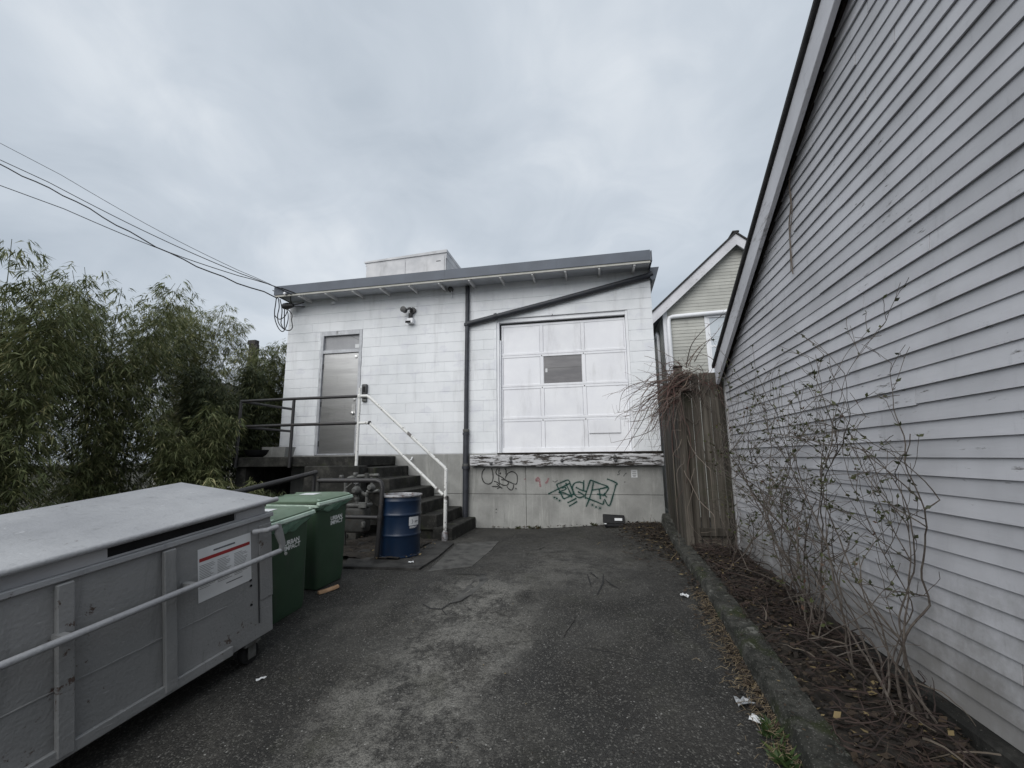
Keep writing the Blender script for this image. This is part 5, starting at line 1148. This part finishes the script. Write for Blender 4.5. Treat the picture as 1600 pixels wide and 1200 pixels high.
# ================================================================== BAMBOO
import numpy as np
nr = np.random.default_rng(5)
def bamboo(label, base, hgt, rad, nfan, mat, nculm=14, low=.08, big=1.):
    r_ = root('bamboo_clump', label, 'bamboo', tuple(base), 'bamboo along the left side'); cm_ = MB(); B_ = Vector(base); curves = []
    for i in range(nculm):
        a_ = nr.uniform(0, 6.28); q = B_+Vector((math.cos(a_), math.sin(a_), 0))*rad*.35*nr.uniform(0, 1); h_ = hgt*nr.uniform(.75, 1.0); o_ = Vector((math.cos(a_), math.sin(a_), 0))*rad*nr.uniform(.3, 1.0)
        P = [q+o_*(t_**2.2)+Vector((0, 0, h_*(t_-.10*t_**4))) for t_ in [k/9 for k in range(10)]]; curves.append(P); cm_.tube(P, [.014*(1-.085*k) for k in range(10)], n=5)
    put('culms', cm_, M['culm'], r_, fixn=False)
    V, Fc = [], []
    for i in range(nfan):
        P = curves[nr.integers(len(curves))]; tt = low+(1-low)*nr.random()**.85; k = min(8, int(tt*9)); p = P[k].lerp(P[k+1], tt*9-k)
        a_ = nr.uniform(0, 6.28); rr = rad*.55*nr.random()**.7*(1.05-.55*tt); p = p+Vector((math.cos(a_)*rr, math.sin(a_)*rr, nr.normal(0, .05)-rr*.12)); nl = nr.integers(5, 9)
        if p.x > XL-.06 and p.y > SY0-.05 and p.z > .9: continue
        for j in range(nl):
            b2 = a_+nr.normal(0, .8); dr_ = nr.uniform(-1.3, .05); l_ = nr.uniform(.08, .19)*big; w_ = l_*nr.uniform(.040, .072)
            d_ = np.array((math.cos(b2), math.sin(b2), dr_)); d_ /= np.linalg.norm(d_); s2 = np.cross(d_, (nr.normal(0, .5), nr.normal(0, .5), 1)); s2 /= max(1e-6, np.linalg.norm(s2)); pv_ = np.array(p)+nr.normal(0, .02, 3); b0 = len(V)
            mid = pv_+d_*l_*.4+np.array((0, 0, .006)); V += [pv_, mid+s2*w_, pv_+d_*l_-np.array((0, 0, l_*.16)), mid-s2*w_]; Fc.append((b0, b0+1, b0+2, b0+3))
    me = bpy.data.meshes.new('foliage'); me.from_pydata([tuple(v-np.array(base)) for v in V], [], Fc); me.materials.append(M[mat]); link('foliage', me, r_)
GZ = -.45
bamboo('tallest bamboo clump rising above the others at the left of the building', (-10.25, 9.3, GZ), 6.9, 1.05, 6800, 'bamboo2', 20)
bamboo('bamboo clump close beside the left corner of the white building', (-8.45, 9.75, GZ), 5.75, .75, 4600, 'bamboo', 16)
bamboo('thin bamboo tips showing against sky behind the building corner', (-8.9, 11.4, GZ), 6.2, .95, 1700, 'bamboo', 12)
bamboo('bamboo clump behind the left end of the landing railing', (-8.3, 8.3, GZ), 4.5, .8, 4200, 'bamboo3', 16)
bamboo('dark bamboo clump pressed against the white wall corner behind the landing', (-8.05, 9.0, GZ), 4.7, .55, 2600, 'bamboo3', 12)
bamboo('bamboo clump just in front of the landing end', (-7.85, 7.05, GZ), 3.3, .8, 2600, 'bamboo', 16)
bamboo('low pale bamboo shoots above the sloping handrail', (-6.45, 6.5, GZ), 1.95, .6, 750, 'bamboo2', 12)
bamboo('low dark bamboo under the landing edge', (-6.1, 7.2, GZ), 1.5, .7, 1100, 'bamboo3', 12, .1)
bamboo('bamboo clump left of the sloping handrail', (-8.9, 6.2, GZ), 5.9, 1.2, 4200, 'bamboo', 18)
bamboo('bamboo clump at the far left of the hedge', (-8.2, 4.5, GZ), 5.4, 1.2, 4200, 'bamboo', 16)
bamboo('bamboo clump beyond the dumpster at the left edge', (-8.0, 2.6, GZ), 4.6, 1.0, 2200, 'bamboo', 16)
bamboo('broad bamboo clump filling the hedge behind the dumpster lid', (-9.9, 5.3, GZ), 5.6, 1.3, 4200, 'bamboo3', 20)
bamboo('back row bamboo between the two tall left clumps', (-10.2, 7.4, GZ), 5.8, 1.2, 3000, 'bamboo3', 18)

# ================================================================== OVERHEAD WIRES
wc = Vector((XL+.02, RY-.03, 5.40))
ow = root('overhead_cables', 'black overhead service cables looping at the left roof corner', 'cable', tuple(wc))
ends = [(350, 406, .006), (350, 411, .009), (350, 418, .009), (350, 426, .014)]
for i, (a_, b_, r_) in enumerate(ends):
    tgt = {0: (444, 455), 1: (452, 458), 2: (440, 451), 3: (433, 466)}[i]; q0 = ony(tgt[0], tgt[1], RY-.03); q1 = ony(a_, b_, RY-.4); d_ = q1-q0; q2 = q0+d_*6
    P = [q0.lerp(q2, k/24) for k in range(25)]; P = [p_-Vector((0, 0, (.12 if i < 3 else .16)*math.sin(math.pi*min(1, k/24*1.6))*min(1, k/3))) for k, p_ in enumerate(P)]
    if i == 3: P = [p_+Vector((0, 0, .02*math.sin(k*1.9))) for k, p_ in enumerate(P)]
    put('cable', tube(P, r_, n=6), M['black'], ow, smooth=True)
ZS = 8.
for pl in ([(660, 640), (645, 760), (632, 860), (640, 960), (680, 1060), (730, 1105), (770, 1060), (800, 960), (800, 880), (780, 820)], [(680, 690), (690, 800), (670, 900), (680, 990), (720, 1050), (760, 1080), (820, 1090), (855, 1050), (845, 960), (850, 900), (820, 850), (785, 820)],
           [(700, 700), (725, 830), (715, 960), (715, 1010), (750, 1070), (755, 980), (755, 880), (760, 820)], [(632, 900), (690, 950), (760, 915), (790, 850)], [(610, 590), (650, 620), (675, 690)]):
    P = spl([ony(350+a_/ZS, 380+b_/ZS, RY+.05) for a_, b_ in pl]); put('loop', tube(P, .011, n=6), M['black'], ow, smooth=True)
for pl in ([(720, 560), (800, 590), (880, 620)], [(835, 630), (835, 720), (870, 780), (940, 790), (1010, 795)], [(1000, 740), (930, 760), (870, 770)]):
    P = spl([ony(350+a_/ZS, 380+b_/ZS, RY-.03 if b_ < 640 else F-.25) for a_, b_ in pl]); put('lead', tube(P, .011, n=6), M['black'], ow, smooth=True)
wh = ony(350+795/ZS, 380+785/ZS, F-.22)
put('weatherhead', MB().lathe([(.03, -.15), (.075, -.10), (.085, 0), (.06, .10), (.04, .16)], wh, 14, 'x'), M['dgrey'], ow, smooth=True)
put('weatherhead_pipe', tube([wh+Vector((.1, .02, .03)), wh+Vector((.3, .16, .05))], .035, n=10), M['soffit'], ow, smooth=True)
ins = ony(350+768/ZS, 380+632/ZS, RY-.02)
put('insulator', MB().lathe([(.015, -.05), (.03, -.04), (.03, .0), (.015, .012)], ins, 12, 'y'), M['white'], ow, smooth=True)
